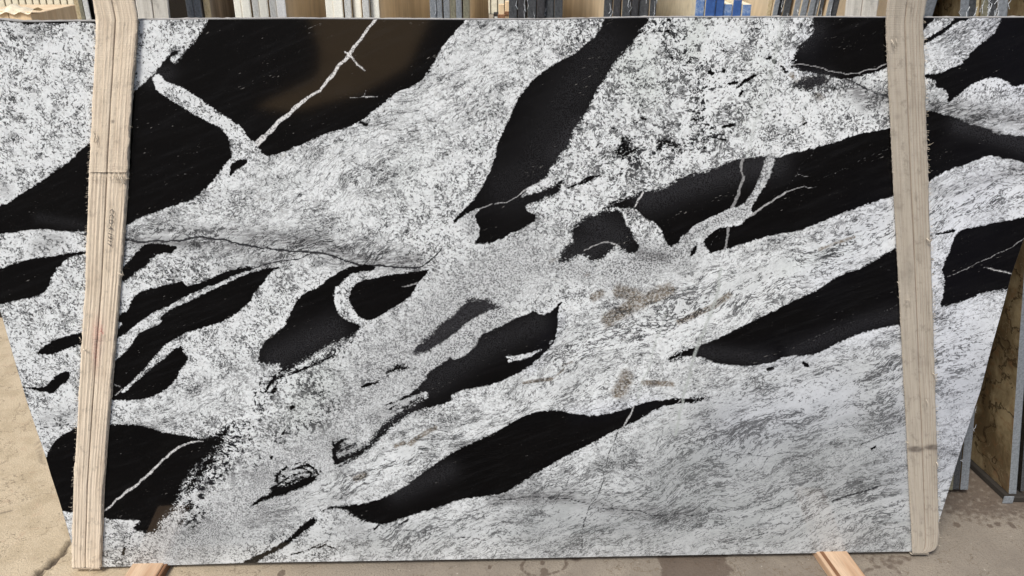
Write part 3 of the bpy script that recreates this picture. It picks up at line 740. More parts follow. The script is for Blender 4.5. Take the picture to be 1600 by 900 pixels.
def webbing_mat(name, c1, c2, cd):
    n = NT(name)
    u, v, stain = n.attr('strap')           # u across (m), v along (m)
    cx = n.t.nodes.new('ShaderNodeCombineXYZ')
    n.lk(u, cx.inputs[0]); n.lk(v, cx.inputs[1])
    Q = cx.outputs[0]
    f = n.ramp(n.noise(n.mapv(Q, scale=(1, .035, 1)), 110, 4, .6), .35, .7)
    col = n.mix(f, c1, c2)
    f2 = n.ramp(n.noise(n.mapv(Q, scale=(1, .02, 1), loc=(3, 0, 0)), 420, 2, .5), .5, .68, 0, .35)
    col = n.mix(f2, col, cd)
    d = n.ramp(n.noise(n.mapv(Q, scale=(1, .5, 1)), 14, 4, .6), .5, .75, 0, .55)
    col = n.mix(d, col, cd)
    weave = n.math('SINE', n.mul(n.add(v, n.mul(n.noise(Q, 30, 2), .002)), 2 * math.pi / .0045))
    col = n.mix(n.ramp(weave, -.2, 1, 0, .06), col, tuple(x * .62 for x in c2))
    g = n.noise(Q, 900, 2, .6)
    col = n.mix(n.ramp(g, .5, .75, 0, .35), col, tuple(x * .55 for x in c2))
    col = n.mix(n.math('MULTIPLY', n.ramp(stain, 0.0, 1.0), n.ramp(n.noise(Q, 60, 4, .7), .38, .6, .7, .95), clamp=True), col, (.12, .10, .085))
    red = n.attr('mark')[0]; dk = n.attr('mark')[1]
    col = n.mix(n.math('MULTIPLY', red, n.ramp(n.noise(n.mapv(Q, loc=(1, 1, 0)), 230, 3, .7), .42, .58, .25, 1.0), clamp=True), col, (.48, .10, .09))
    col = n.mix(n.math('MULTIPLY', dk, n.ramp(n.noise(n.mapv(Q, loc=(6, 1, 0)), 260, 3, .7), .46, .58, .0, .8), clamp=True), col, (.16, .07, .07))
    smk = n.attr('mark')[2]
    col = n.mix(n.math('MULTIPLY', smk, n.ramp(n.noise(n.mapv(Q, scale=(1, .3, 1)), 90, 2), .3, .5, .45, .95), clamp=True), col, (.15, .09, .06))
    col = n.mix(n.ramp(n.noise(n.mapv(Q, loc=(8, 3, 0), scale=(1, .7, 1)), 38, 5, .7), .52, .7, 0, .6), col, tuple(x * .55 for x in c2))
    n.out(col, .92, .15)
    h = n.add(n.mul(weave, .22), n.mul(g, 1.0))
    n.bump(h, .5, .0012)
    n.b.inputs['Sheen Weight'].default_value = .15
    return n.m


M['webbing_warm'] = webbing_mat('cream_webbing', (.78, .67, .525), (.66, .555, .425), (.45, .355, .265))
M['webbing_cool'] = webbing_mat('grey_beige_webbing', (.46, .41, .34), (.39, .345, .28), (.25, .22, .18))
M['webbing_grey'] = webbing_mat('grey_webbing', (.58, .56, .51), (.48, .46, .41), (.30, .285, .26))
M['thread'] = simple('thread', (.68, .60, .48), .9, .1)
M['ink'] = simple('ink', (.10, .09, .085), .9, .1)
M['cut_edge'] = simple('sawn_granite_edge', (.40, .385, .36), .6, .15, 60, (.30, .29, .27), .3)
M['arris'] = simple('dark_arris', (.03, .03, .033), .3, .1, 90)  # polished bevel's dark reflection, given as plain black colour
M['batten_wood'] = simple('batten_wood', (.56, .41, .28), .75, .2, 30, (.40, .25, .15), .4, 120, (1, .08, 1))
M['batten_dark'] = simple('batten_wood_stained', (.25, .13, .07), .8, .2, 25, (.16, .08, .04), .4, 120, (1, .08, 1))
M['steel_paint'] = simple('painted_steel', (.35, .22, .05), .5, .1, 20)
M['crate_wood'] = simple('crate_wood', (.74, .58, .38), .8, .1, 12, (.60, .44, .27), .3, 80, (1, 1, .1))
M['film'] = simple('wrapping_film', (.80, .70, .52), .35, .1, 20)
M['cladding'] = simple('cream_cladding', (.66, .62, .49), .5, .05, 3)
M['cladding_gap'] = simple('cladding_groove', (.34, .28, .18), .7, .05, 3)
M['dark_void'] = simple('dark_plinth', (.035, .03, .025), .8, .2, 5)
M['blue'] = simple('blue_resin_edge', (.05, .13, .36), .5, .2, 30, (.03, .07, .22), .3, 90)
M['blue_pale'] = simple('blue_scuffed_edge', (.07, .16, .38), .5, .2, 60, (.30, .38, .52), .3, 90)
M['tan_face'] = simple('tan_stone_back', (.78, .66, .48), .6, .1, 5, (.62, .51, .35), .2, 50, (1, 1, .25))
M['brown_face'] = simple('brown_stone_face', (.30, .225, .125), .25, .2, 7, (.13, .09, .05), .0, 50, (1, 1.6, .5), .4)
M['cream_face'] = simple('cream_stone_face', (.86, .79, .62), .6, .05, 5, (.76, .68, .50), .2, 50)
M['greybrown_face'] = simple('grey_brown_face', (.42, .36, .30), .4, .1, 26, (.17, .14, .11), .1, 50, (1, 1, .1))
M['black_face'] = simple('black_stone_face', (.02, .018, .016), .2, .1, 30, (.03, .025, .02))
for nm, c, c2 in [('e_cream', (.90, .89, .80), (.82, .81, .71)), ('e_white', (.86, .87, .85), (.74, .75, .73)), ('e_grey', (.24, .26, .28), (.14, .155, .17)), ('e_pale', (.62, .63, .61), (.44, .45, .43)),
                  ('e_dark', (.075, .08, .085), (.03, .032, .035)), ('e_black', (.025, .025, .027), (.06, .06, .065)), ('e_olive', (.22, .21, .15), (.13, .125, .09)), ('e_tan', (.50, .42, .27), (.32, .25, .14))]:
    M[nm] = simple(nm.replace('e_', 'sawn_edge_'), c, .65, .2, 120, c2, .6, 260, (1, 1, 1))


def brown_stone():
    n = NT('brown_veined_stone')
    P = n.vadd(n.obj(), n.noise(n.obj(), 5, 3, .6, color=True), .12)
    a = n.noise(n.mapv(P, scale=(1, 1.2, .5)), 6, 5, .68)
    col = n.mix(n.ramp(a, .36, .64), (.33, .26, .15), (.12, .085, .045))
    col = n.mix(n.ramp(n.noise(P, 30, 4, .7), .5, .7, 0, .6), col, (.20, .105, .05))
    v = n.math('ABSOLUTE', n.sub(n.noise(n.mapv(P, loc=(3, 3, 3)), 4.5, 5, .6), .5))
    col = n.mix(n.ramp(v, .018, .003, 0, .85), col, (.05, .035, .02))
    v = n.math('ABSOLUTE', n.sub(n.noise(n.mapv(P, loc=(7, 3, 1)), 7, 4, .6), .5))
    col = n.mix(n.ramp(v, .010, .001, 0, .22), col, (.38, .31, .20))
    return n.out(col, .22, .4)


M['brown_face'] = brown_stone()


def resin():
    n = NT('mesh_resin')
    n.out(n.mix(n.ramp(n.noise(n.obj(), 300, 2), .45, .6), (.75, .78, .80), (.35, .37, .40)), .3, .5)
    return n.m


M['resin'] = resin()


def concrete():
    n = NT('yard_concrete')
    P = n.obj()
    wet_shade, crack, warm = n.attr('yard')
    a = n.noise(P, 1.6, 5, .6); b = n.noise(P, 9, 5, .65); c = n.noise(P, 120, 3, .6)
    col = n.mix(n.ramp(a, .35, .65), (.25, .22, .18), (.185, .16, .132))
    col = n.mix(n.ramp(b, .45, .7, 0, .5), col, (.29, .255, .205))
    col = n.mix(n.ramp(n.noise(P, 22, 4, .7), .56, .72, 0, .45), col, (.22, .19, .155))
    col = n.mix(n.ramp(c, .5, .66, 0, .6), col, (.17, .145, .115))
    col = n.mix(n.ramp(n.noise(P, 60, 2, .5), .70, .76, 0, .8), col, (.50, .46, .40))
    col = n.mix(n.math('MULTIPLY', warm, 1.0, clamp=True), col, n.mix(n.ramp(b, .4, .65), (.52, .43, .30), (.43, .35, .235)))
    col = n.mix(n.mul(warm, n.ramp(n.noise(P, 14, 4, .7), .55, .7, 0, .35)), col, (.40, .27, .18))
    col = n.mix(n.mul(warm, n.ramp(n.noise(P, 90, 3, .7), .60, .72, 0, .5)), col, (.26, .20, .14))
    e = n.sub(n.noise(P, 45, 4, .6), .5)
    col = n.mix(n.ramp(n.noise(P, 240, 3, .7), .45, .62, 0, .42), col, (.16, .13, .095))
    sc1 = n.math('ABSOLUTE', n.sub(n.noise(n.mapv(P, loc=(5, 9, 0)), 3.2, 6, .62), .5))
    col = n.mix(n.ramp(sc1, .006, .0012, 0, .55), col, (.12, .09, .06))
    pitc = n.ramp(n.noise(P, 55, 5, .75), .63, .70, 0, .5)
    col = n.mix(pitc, col, (.17, .13, .09))
    w = n.ramp(n.add(wet_shade, n.mul(e, .9)), .38, .62)
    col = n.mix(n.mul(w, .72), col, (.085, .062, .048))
    col = n.mix(n.math('MULTIPLY', crack, 1.0, clamp=True), col, (.09, .07, .05))
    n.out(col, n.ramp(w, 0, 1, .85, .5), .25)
    pit = n.ramp(n.noise(P, 55, 5, .75), .62, .70)
    n.bump(n.sub(n.add(n.mul(b, .15), n.mul(c, .6)), n.mul(pit, .8)), .7, .006)
    return n.m


M['concrete'] = concrete()

# ------------------------------------------------------------------ the floor: one sheet
def axis(lo, hi, d0, d1, step):
    core = np.arange(d0, d1 + 1e-6, step)
    out = []
    x, s = d1, step
    while x < hi:
        s *= 1.35; x += s; out.append(min(x, hi))
    neg = []
    x, s = d0, step
    while x > lo:
        s *= 1.35; x -= s; neg.append(max(x, lo))
    return np.array(neg[::-1] + list(core) + out)


gx = axis(-90, 90, -2.3, 2.2, .0085); gy = axis(-60, 120, -.12, .62, .0085)
GX, GY = np.meshgrid(gx, gy)
fp = np.stack([GX.ravel(), GY.ravel(), np.zeros(GX.size)], -1)
fx_, fy_ = fp[:, 0].astype(np.float32), fp[:, 1].astype(np.float32)
F2 = lambda pts: [tuple(on_floor(x, y)[:2]) for x, y in pts]
crack_pts = F2([(116, 838), (108, 850), (100, 856), (95, 866), (84, 876), (77, 884), (66, 890), (58, 903), (40, 925)])
cd = line_dist(crack_pts, fx_, fy_, widths=[.002, .004, .004, .006, .007, .008, .009, .01, .01], margin=.15)
cn = (rng.normal(0, .002, cd.shape) + .006 * np.sin(fy_ * 61 + fx_ * 23) * np.sin(fx_ * 97)).astype(np.float32)
cg = np.clip(1 - (cd + cn) / .006, 0, 1)
spall = np.clip(1 - (line_dist(F2([(98, 862), (86, 880), (70, 893)]), fx_, fy_, widths=.008, margin=.1) + cn * 2) / .02, 0, 1)
hair1 = line_dist(F2([(60, 690), (64, 720), (70, 725)]), fx_, fy_, widths=.001, margin=.1)
hair2 = line_dist(F2([(0, 802), (10, 800), (17, 798)]), fx_, fy_, widths=.002, margin=.1)
cg = np.clip(cg + rng.normal(0, .12, cg.shape), 0, 1) * (cg > .02)
crk = np.maximum(cg, .55 * np.clip(1 - np.minimum(hair1, hair2) / .008, 0, 1))
fp[:, 2] -= cg * .014 + spall * .003
wet_shade = np.full(cd.shape, 0., np.float32)
for pts in ([(1026, 866), (1142, 864), (1135, 872), (1133, 881), (1150, 890), (1128, 906), (1033, 906), (1035, 890), (1030, 878)],
            [(885, 868), (912, 868), (908, 877), (895, 878)], [(1310, 862), (1425, 861), (1440, 880), (1410, 895), (1345, 880)]):
    d = poly_sdf(F2(pts), fx_, fy_, None, margin=.12, sm=1)
    k = .5 if pts[0][0] == 1310 else 1.0
    wet_shade = np.maximum(wet_shade, k * np.clip(.5 - d / .05, 0, 1))
ring = F2([(822, 874), (816, 882), (816, 890), (824, 897), (840, 900), (860, 897), (878, 890), (886, 882), (884, 874)])
wet_shade = np.maximum(wet_shade, .62 * np.clip(1 - line_dist(ring, fx_, fy_, widths=.003, margin=.1) / .012, 0, 1))
ring = F2([(1345, 905), (1350, 893), (1365, 886), (1385, 884), (1400, 890), (1408, 900)])
wet_shade = np.maximum(wet_shade, .55 * np.clip(1 - line_dist(ring, fx_, fy_, widths=.006, margin=.1) / .02, 0, 1))
for bx_, by_, r_ in ((847, 880, .008), (850, 893, .012), (765, 886, .006), (440, 896, .012), (1495, 820, .01), (1560, 820, .008), (1582, 822, .01), (1546, 822, .008)):
    c = on_floor(bx_, by_)
    d = np.hypot(fx_ - c[0], (fy_ - c[1]) * .7) - r_
    wet_shade = np.maximum(wet_shade, np.clip(.6 - d / .012, 0, .8))
stack_shade = np.clip((fx_ - 1.38) / .35, 0, 1) * np.clip((fy_ - .02) / .28, 0, 1)  # shade of the stacks at right, painted into the floor colour
wet_shade = np.maximum(wet_shade, .60 * stack_shade)
warm = np.clip((-.35 - fx_) / 1.3, 0, 1)
warm = (warm * warm * (3 - 2 * warm)).astype(np.float32)
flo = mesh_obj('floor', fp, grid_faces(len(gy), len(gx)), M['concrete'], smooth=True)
set_vec(flo.data, 'yard', np.stack([wet_shade, crk, warm], -1))
tag(flo, kind='structure')
YD = [(-40, -40), (40, -40), (40, -.15), (-40, -.15)]
NYX = 60
yx = np.linspace(-40, 40, NYX); yy = -.15 - np.concatenate([[0], np.geomspace(.1, 40, 40)])
yX, yY = np.meshgrid(yx, yy[::-1])
yard = mesh_obj('yard', np.stack([yX.ravel(), yY.ravel(), np.full(yX.size, .004)], -1), grid_faces(41, NYX), None)  # unseen dark ground, added so the black stone mirrors dark
tag(yard, kind='structure')

na = NT('added_dark_ground')
PA_ = na.obj()
na.out(na.mix(na.ramp(na.noise(PA_, 3, 5, .6), .35, .7), (.020, .019, .018), (.036, .033, .030)), .85, .2)
na.bump(na.noise(PA_, 150, 3, .6), .5, .004)
yard.data.materials.append(na.m)
# ------------------------------------------------------------------ the granite slab
THK = 0.030
NRM = np.array([KY, -1.0, 0]) / math.hypot(KY, 1)          # towards the camera
base_pt = on_slab(800, 873)
slab = empty('granite_slab', (float(base_pt[0]), float(base_pt[1]), SLAB_Z0), 'large polished black and white granite slab held upright by two webbing straps', 'stone slab')
face = mesh_obj('polished_face', Pf, grid_faces(NY, NX), M['granite'], slab)
face.data.polygons.foreach_set('use_smooth', np.ones(len(face.data.polygons), dtype=bool))
set_vec(face.data, 'zone', np.stack([sdf, field(ROUGH, X32, Y32), np.clip(field(DUSK, X32, Y32), 0, 1)], -1))
set_vec(face.data, 'lines', np.stack([lines(HAIR, X32, Y32), np.maximum(lines(SEAM, X32, Y32, 1.0, False), .30 * lines(SEAM, X32, Y32, 4.0, False)) * np.where((X32 > 1090) & (Y32 > 600), .8, 1.0), field(BROWN, X32, Y32)], -1))
set_vec(face.data, 'grain', np.stack([field(GREY, X32, Y32), np.clip(field(FINE, X32, Y32), 0, 1), field(COARSE, X32, Y32)], -1))
set_vec(face.data, 'tint', np.stack([np.clip(field(FOLI, X32, Y32), 0, 1), field(GREEN, X32, Y32), lines(HEALED, X32, Y32, 1.8, False)], -1))
TONE_SHADE = [([(1080, 790), (1150, 740), (1300, 710), (1420, 700), (1500, 660)], 105, 1.15), ([(960, 730), (1050, 690)], 40, .7), ([(850, 830), (1000, 820), (1200, 830), (1440, 830)], 60, 1.0), ([(170, 860), (330, 850), (600, 850), (800, 840)], 34, .6), ([(1250, 640), (1400, 620)], 40, .4)]  # greyer stone low on the slab, with the dimmer light there painted in
set_vec(face.data, 'tint2', np.stack([field(BLUE, X32, Y32), np.clip(field(TONE_SHADE, X32, Y32), 0, 1), Y32 * 0], -1))


def boundary(k=260):
    s = np.linspace(0, 1, k); z = np.zeros(k); o = np.ones(k)
    segs = [(s, z), (o, s), (s[::-1], o), (z, s[::-1])]
    sx = np.concatenate([a[:-1] for a, b in segs]); sy = np.concatenate([b[:-1] for a, b in segs])
    return slab_uv(sx, sy)


bx, by = boundary()
B0 = on_slab(bx, by)
nb = len(B0)
cen = B0.mean(0)
tang = np.roll(B0, -1, 0) - np.roll(B0, 1, 0)
outw = np.cross(tang, NRM); outw /= np.linalg.norm(outw, axis=1)[:, None]
outw *= np.sign(((B0 - cen) * outw).sum(1))[:, None]
rings = [B0]
jit = rng.normal(0, .0005, (nb, 1))
back = -NRM
for dpt, off in ((.0006, .0008), (.0018, .0014)):
    rings.append(B0 + back * dpt + outw * off)
arris = mesh_obj('arris', np.concatenate(rings), [[r * nb + i, r * nb + (i + 1) % nb, (r + 1) * nb + (i + 1) % nb, (r + 1) * nb + i] for r in range(2) for i in range(nb)], M['arris'], slab)
rings = []
for dpt, off in ((.0018, .0014), (.012, .0022), (.022, .002), (THK, .0005)):
    rings.append(B0 + back * dpt + outw * (off + jit * (0 if dpt == .0018 else 1)))
mesh_obj('sawn_edge', np.concatenate(rings), [[r * nb + i, r * nb + (i + 1) % nb, (r + 1) * nb + (i + 1) % nb, (r + 1) * nb + i] for r in range(3) for i in range(nb)], M['cut_edge'], slab)
s2, t2 = np.meshgrid(np.linspace(0, 1, 60), np.linspace(1, 0, 40))
bxp, byp = slab_uv(s2.ravel(), t2.ravel())
mesh_obj('back_face', on_slab(bxp, byp) + back * (THK - .0005), grid_faces(40, 60)[:, ::-1].copy(), M['cut_edge'], slab)

# ------------------------------------------------------------------ battens under the slab
def batten(pA, pB, w_px, label, y_back=.55):
    """pA,pB: photo pixels on the left top edge (at slab, at frame bottom)"""
    zt = SLAB_Z0 - .001
    a = on_floor(pA[0], pA[1], zt); b = on_floor(pB[0], pB[1], zt)
    d = (a - b) / np.linalg.norm(a - b)
    w = on_floor(pA[0] + w_px, pA[1], zt)[0] - a[0]
    ang = math.atan2(d[0], d[1])
    st = b - d * .25; L = 1.0
    root = empty('wooden_batten', (float(st[0]), float(st[1]), 0.0), label, 'wood batten', 'battens under the slab')
    root.rotation_euler = (0, 0, -ang)
    wv = w * math.cos(ang)
    V, F = bevel_box(0, wv, 0, L, 0.001, zt, .003)
    o = mesh_obj('board', V, F, M['batten_wood']); o.parent = root
    return root, wv, zt


b1, w1, zt = batten((203.5, 885.5), (194, 900), 49, 'pale wooden batten sticking out under the slab beside the left strap')
V, F = bevel_box(w1 + .001, w1 + .012, 0, 1.0, .001, zt - .004, .002)
o = mesh_obj('bark_edge', V, F, M['batten_dark']); o.parent = b1
b2, w2, zt = batten((1277.5, 864.5), (1302.5, 900), 49, 'pale wooden batten with dark stained edge under the right part of the slab')
V, F = bevel_box(.010, .024, .02, .98, zt + .0005, zt + .0012, .0003)
o = mesh_obj('stain_strip', V, F, M['batten_dark']); o.parent = b2

# ------------------------------------------------------------------ straps
def ribbon(name, Lp, Rp, parent, mat, ridges, thick=.004, front=True, nu=80, seam=None, uoff=0., red=None, dkm=None, stains=(), wav=.0006, fold=()):
    """Lp, Rp: arrays of world points of left and right edge along the run"""
    Lp = np.asarray(Lp); Rp = np.asarray(Rp)
    k = len(Lp)
    v = np.concatenate([[0], np.cumsum(np.linalg.norm(np.diff((Lp + Rp) / 2, axis=0), axis=1))])
    u = np.linspace(0, 1, nu)
    along = np.gradient((Lp + Rp) / 2, axis=0)
    across = Rp - Lp
    nrm = np.cross(along, across)
    nrm /= np.linalg.norm(nrm, axis=1)[:, None]
    if nrm[k // 3, 1] > 0: nrm = -nrm
    Wd = np.linalg.norm(across, axis=1).mean()
    H = np.zeros((k, nu))
    lf = rng.normal(0, 1, (max(3, k // 12), 6)); lf = np.stack([np.interp(np.linspace(0, 1, k), np.linspace(0, 1, len(lf)), lf[:, q]) for q in range(6)], 1)
    H += .0007 * np.stack([np.interp(u, np.linspace(0, 1, 6), row) for row in lf])
    for (uc, wd, h, ph) in ridges:
        uu = uc + .012 * np.sin(v * 5 + ph) + .006 * np.sin(v * 17 + ph * 2)
        H += h * .6 * np.exp(-((u[None, :] - uu[:, None]) / wd) ** 2) * (.7 + .3 * np.sin(v * 9 + ph * 3))[:, None]
    if seam is not None:
        H -= .0042 * np.exp(-((u[None, :] - (seam + .004 * np.sin(v * 7))[:, None]) / .013) ** 2)
    H += rng.normal(0, wav * .3, (k, nu))
    edge = np.minimum(u, 1 - u)
    H -= thick * .6 * np.exp(-(edge / .02) ** 2)[None, :]
    ew = (rng.normal(0, .0008, k) + .0011 * np.sin(v * 31 + 9 * np.sin(v * 7)))[:, None]
    top = Lp[:, None, :] + across[:, None, :] * u[None, :, None] + nrm[:, None, :] * H[:, :, None]
    an = across / np.linalg.norm(across, axis=1)[:, None]
    top += (an * ew)[:, None, :] * ((u < .02) * -1. + (u > .98) * 1.)[None, :, None]
    bot = Lp[:, None, :] + across[:, None, :] * u[None, ::nu - 1, None] - nrm[:, None, :] * thick
    V = np.concatenate([top.reshape(-1, 3), bot.reshape(-1, 3)])
    F = grid_faces(k, nu)
    o0 = k * nu
    i = np.arange(k - 1)
    sideL = np.stack([i * nu, (i + 1) * nu, o0 + (i + 1) * 2, o0 + i * 2], -1)
    sideR = np.stack([i * nu + nu - 1, o0 + i * 2 + 1, o0 + (i + 1) * 2 + 1, (i + 1) * nu + nu - 1], -1)
    bt = np.stack([o0 + i * 2, o0 + (i + 1) * 2, o0 + (i + 1) * 2 + 1, o0 + i * 2 + 1], -1)
    o = mesh_obj(name, V, np.concatenate([F, sideL, sideR, bt]), mat, parent, smooth=False)
    sm = np.zeros(len(o.data.polygons), bool); sm[:len(F)] = True
    o.data.polygons.foreach_set('use_smooth', sm)
    UU = np.broadcast_to(u[None, :] * Wd + uoff, (k, nu)).ravel(); VV = np.broadcast_to(v[:, None], (k, nu)).ravel()
    UU = np.concatenate([UU, np.tile([uoff, uoff + Wd], k)]); VV = np.concatenate([VV, np.repeat(v, 2)])
    px, py = to_px(V)
    st = np.zeros(len(V)); rd = np.zeros(len(V)); dk = np.zeros(len(V))
    for (x, y, sx, sy, a) in stains:
        st = np.maximum(st, a * np.exp(-((px - x) / sx) ** 2 - ((py - y) / sy) ** 2))
    if red is not None:
        for (x, y, sx, sy, a) in red: rd = np.maximum(rd, a * np.exp(-((px - x) / sx) ** 2 - ((py - y) / sy) ** 2))
    if dkm is not None:
        for (x, y, sx, sy, a) in dkm: dk = np.maximum(dk, a * np.exp(-((px - x) / sx) ** 2 - ((py - y) / sy) ** 2))
    set_vec(o.data, 'strap', np.stack([UU, VV, st], -1))
    smk = np.zeros((k, nu))
    if seam is not None: smk = np.exp(-((u[None, :] - (seam + .004 * np.sin(v * 7))[:, None]) / .009) ** 2)
    for (ul_, sl_) in fold:
        smk = np.maximum(smk, sl_ * np.exp(-((u[None, :] - (ul_ + .006 * np.sin(v * 4 + ul_ * 30))[:, None]) / .008) ** 2))
    smk = np.concatenate([smk.ravel(), np.zeros(2 * k)])
    set_vec(o.data, 'mark', np.stack([rd, dk, smk], -1))
    return o


def front_run(ys, xl, xr, y_lo, y_hi, off, n=260):
    y = np.linspace(y_lo, y_hi, n)
    return on_slab(np.interp(y, ys, xl), y, off), on_slab(np.interp(y, ys, xr), y, off)


BEAM_Z = 3.3


def up_run(L0, R0, xc, yc, w=.095, n=60):
    """from the slab's top edge up to the lifting beam"""
    t = np.linspace(0, 1, n)[:, None]
    Lt = np.array([xc - w / 2, yc, BEAM_Z]); Rt = np.array([xc + w / 2, yc, BEAM_Z])
    return L0 + (Lt - L0) * t, R0 + (Rt - R0) * t


OFF = .010
LYs = [31, 33, 100, 150, 225, 325, 450, 550, 675, 760, 870, 887]
LXl = [150.8, 150.5, 147.5, 145, 141.5, 136.5, 132.5, 126.2, 119.5, 114.2, 111.5, 112.5]
LXr = [214.5, 214, 209.5, 205, 200.5, 196, 186.5, 178, 167.5, 161, 157, 156.5]
RYs = [26, 28, 100, 225, 325, 450, 550, 675, 760, 830, 846, 854, 859, 862, 864]
RXl = [1383.7, 1384, 1387, 1393.5, 1398, 1405, 1410, 1417, 1420.5, 1424.5, 1425.2, 1425.6, 1425.8, 1426, 1426]
RXr = [1443, 1443, 1445.5, 1449, 1452.5, 1457, 1460, 1464, 1466, 1467.5, 1467.2, 1465.5, 1462.5, 1458, 1451]


def strap(ys, xl, xr, name_lbl, mat, matb, ridges, seam, backpx, corner, **kw):
    z_b = SLAB_Z0
    A, B = front_run(ys, xl, xr, ys[-1], ys[0], OFF)
    loc = (A[0] + B[0]) / 2
    root = empty('lifting_strap', (float(loc[0]), float(loc[1]), 0.02), name_lbl, 'strap', 'webbing straps round the slab')
    # top end: bend and go up
    # direction at the top taken from the two photo pixels above the slab edge
    ytop = ys[0]
    UA, UB = up_run(A[-1], B[-1], (backpx['xc']), -.10)
    # soften the bend
    Lp = np.concatenate([A, UA[1:]]); Rp = np.concatenate([B, UB[1:]])
    ic = len(A) - 1
    for _ in range(14):
        for Q_ in (Lp, Rp):
            Q_[ic - 14:ic + 3] = .5 * Q_[ic - 14:ic + 3] + .25 * (Q_[ic - 15:ic + 2] + Q_[ic - 13:ic + 4])
    o = ribbon('front_webbing', Lp, Rp, root, mat, ridges, seam=seam, **kw)
    # bottom wrap, under the slab to the back face
    a0, b0 = A[0], B[0]
    t = np.linspace(0, 1, 22)
    depth = THK + 2 * OFF
    wrapL, wrapR = [], []
    for q in t:
        ph = math.pi * q
        dy = depth * .5 * (1 - math.cos(ph)); dz = -.013 * math.sin(ph)
        wrapL.append(a0 + back * dy + np.array([0, 0, dz])); wrapR.append(b0 + back * dy + np.array([0, 0, dz]))
    wrapL, wrapR = np.array(wrapL), np.array(wrapR)
    ribbon('bottom_wrap', wrapL[::-1], wrapR[::-1], root, mat, ridges, thick=.003)
    # back run
    bl = on_y(backpx['l'][0], backpx['l'][1], .27); br = on_y(backpx['r'][0], backpx['r'][1], .27)
    L0, R0 = wrapL[-1], wrapR[-1]
    tt = np.linspace(0, 1, 90)[:, None]
    X1, X2 = L0 + (bl - L0) * tt, R0 + (br - R0) * tt
    k2 = np.linspace(0, 1, 40)[1:, None]
    eL = np.array([backpx['xc'] - .045, .30, BEAM_Z]); eR = eL + np.array([.09, 0, 0])
    Lb = np.concatenate([X1, bl + (eL - bl) * k2]); Rb = np.concatenate([X2, br + (eR - br) * k2])
    ribbon('back_webbing', Lb, Rb, root, matb, [(.25, .06, .0008, 1), (.5, .05, .001, 2), (.8, .06, .0008, 3)], seam=.5)
    # loose fibres along both edges
    V, F = [], []
    for i in range(420):
        side = random.random() < .5
        j = random.randrange(2, len(A) - 2)
        p = (A if side else B)[j]
        s = -1 if side else 1
        ln = random.uniform(.002, .006) * (2.2 if random.random() < .06 else 1)
        dz = random.uniform(-1, 1) * ln
        q1 = p + np.array([s * ln * .5, -.003 - random.random() * .004, dz * .4]); q2 = p + np.array([s * ln, -.002 - random.random() * .006, dz])
        vv, ff = tube([p + np.array([-s * .001, -.001, 0]), q1, q2], .00035, 3)
        o_ = len(V); V += vv; F += [[a + o_ for a in f] for f in ff]
    fz = mesh_obj('frayed_fibre', V, F, M['thread'], root)
    fz['kind'] = 'stuff'
    return root


ridL = [(.07, .03, .0022, .3), (.17, .022, .002, 1.9), (.27, .03, .0024, .7), (.38, .025, .0020, 2.6), (.56, .03, .0022, 4.1), (.66, .02, .0018, 5.), (.76, .028, .0024, 3.3), (.86, .02, .002, 1.2), (.94, .02, .0016, 2.2)]
sl = strap(LYs, LXl, LXr, 'cream ridged webbing strap with small stamped numbers, wrapped round the left side of the slab',
           M['webbing_warm'], M['webbing_grey'], ridL, .47, dict(l=(215, 27), r=(265.5, 27), xc=-.98), False,
           fold=[(.12, .35), (.22, .35), (.325, .4), (.60, .4), (.71, .45), (.81, .4), (.90, .5)],
           red=[(152, 520, 9, 22, .55), (157, 513, 6, 10, .5), (150, 548, 6, 30, .5), (158, 517, 1.4, 7, 1.2), (160, 521, 2.5, 1.6, 1.2), (149, 556, 2, 9, .8)],
           dkm=[(153, 531, 8, 4, 1.0), (149, 538, 7, 3, .6), (158, 545, 2, 5, .6), (176, 266, 5, 5, .5)],
           stains=[(176, 190, 3, 3, .8), (175, 20, 3, 3, .8), (165, 262, 12, 4, .3)])
ridR = [(.06, .02, .0008, .3), (.28, .04, .0006, 2.), (.62, .018, .0011, 1.), (.72, .018, .0011, 2.), (.80, .018, .0012, 3.), (.88, .016, .001, 4.), (.95, .016, .0008, 5)]
sr = strap(RYs, RXl, RXr, 'grey beige flat webbing strap with dark smudge near its foot, round the slab at right',
           M['webbing_cool'], M['webbing_grey'], ridR, .50, dict(l=(1320, 27), r=(1370, 27), xc=.95), True,
           fold=[(.20, .25), (.62, .45), (.70, .5), (.79, .55), (.87, .45), (.95, .3)],
           stains=[(1430, 702, 13, 4, 1.6), (1457, 699, 13, 3.6, 1.6), (1452, 328, 3, 18, .5), (1404, 145, 8, 6, .3), (1402, 182, 7, 6, .4), (1432, 240, 5, 4, .3)])

# sleeve end on the left strap (a second layer stops at y = 268)
A, B = front_run(LYs, np.array(LXl) - .6, np.array(LXr) + .6, 269, 31, OFF + .004, 120)
UA, UB = up_run(A[-1], B[-1], -.98, -.104)
jag = rng.normal(0, .0012, 120)
ribbon('sleeve', np.concatenate([A, UA[1:]]), np.concatenate([B, UB[1:]]), sl, M['webbing_warm'], [(a, b, h * .7, p + 1) for a, b, h, p in ridL], thick=.003, seam=.47, uoff=.3, fold=[(.14, .3), (.24, .3), (.62, .25), (.74, .3), (.86, .35), (.93, .3)],
       stains=[(176, 190, 3, 3, .9), (175, 20, 2.5, 2.5, .9), (186, 262, 7, 4, .35)], dkm=[(176, 262, 6, 5, .6)])
# the under layer that peeks out on the right of the left strap
A, B = front_run(LYs, np.array(LXl) + 6, np.array(LXr) + 2.4, 886, 31, OFF - .0055, 200)
ribbon('under_layer', A, B, sl, M['webbing_warm'], ridL[:3], thick=.002, uoff=.6)


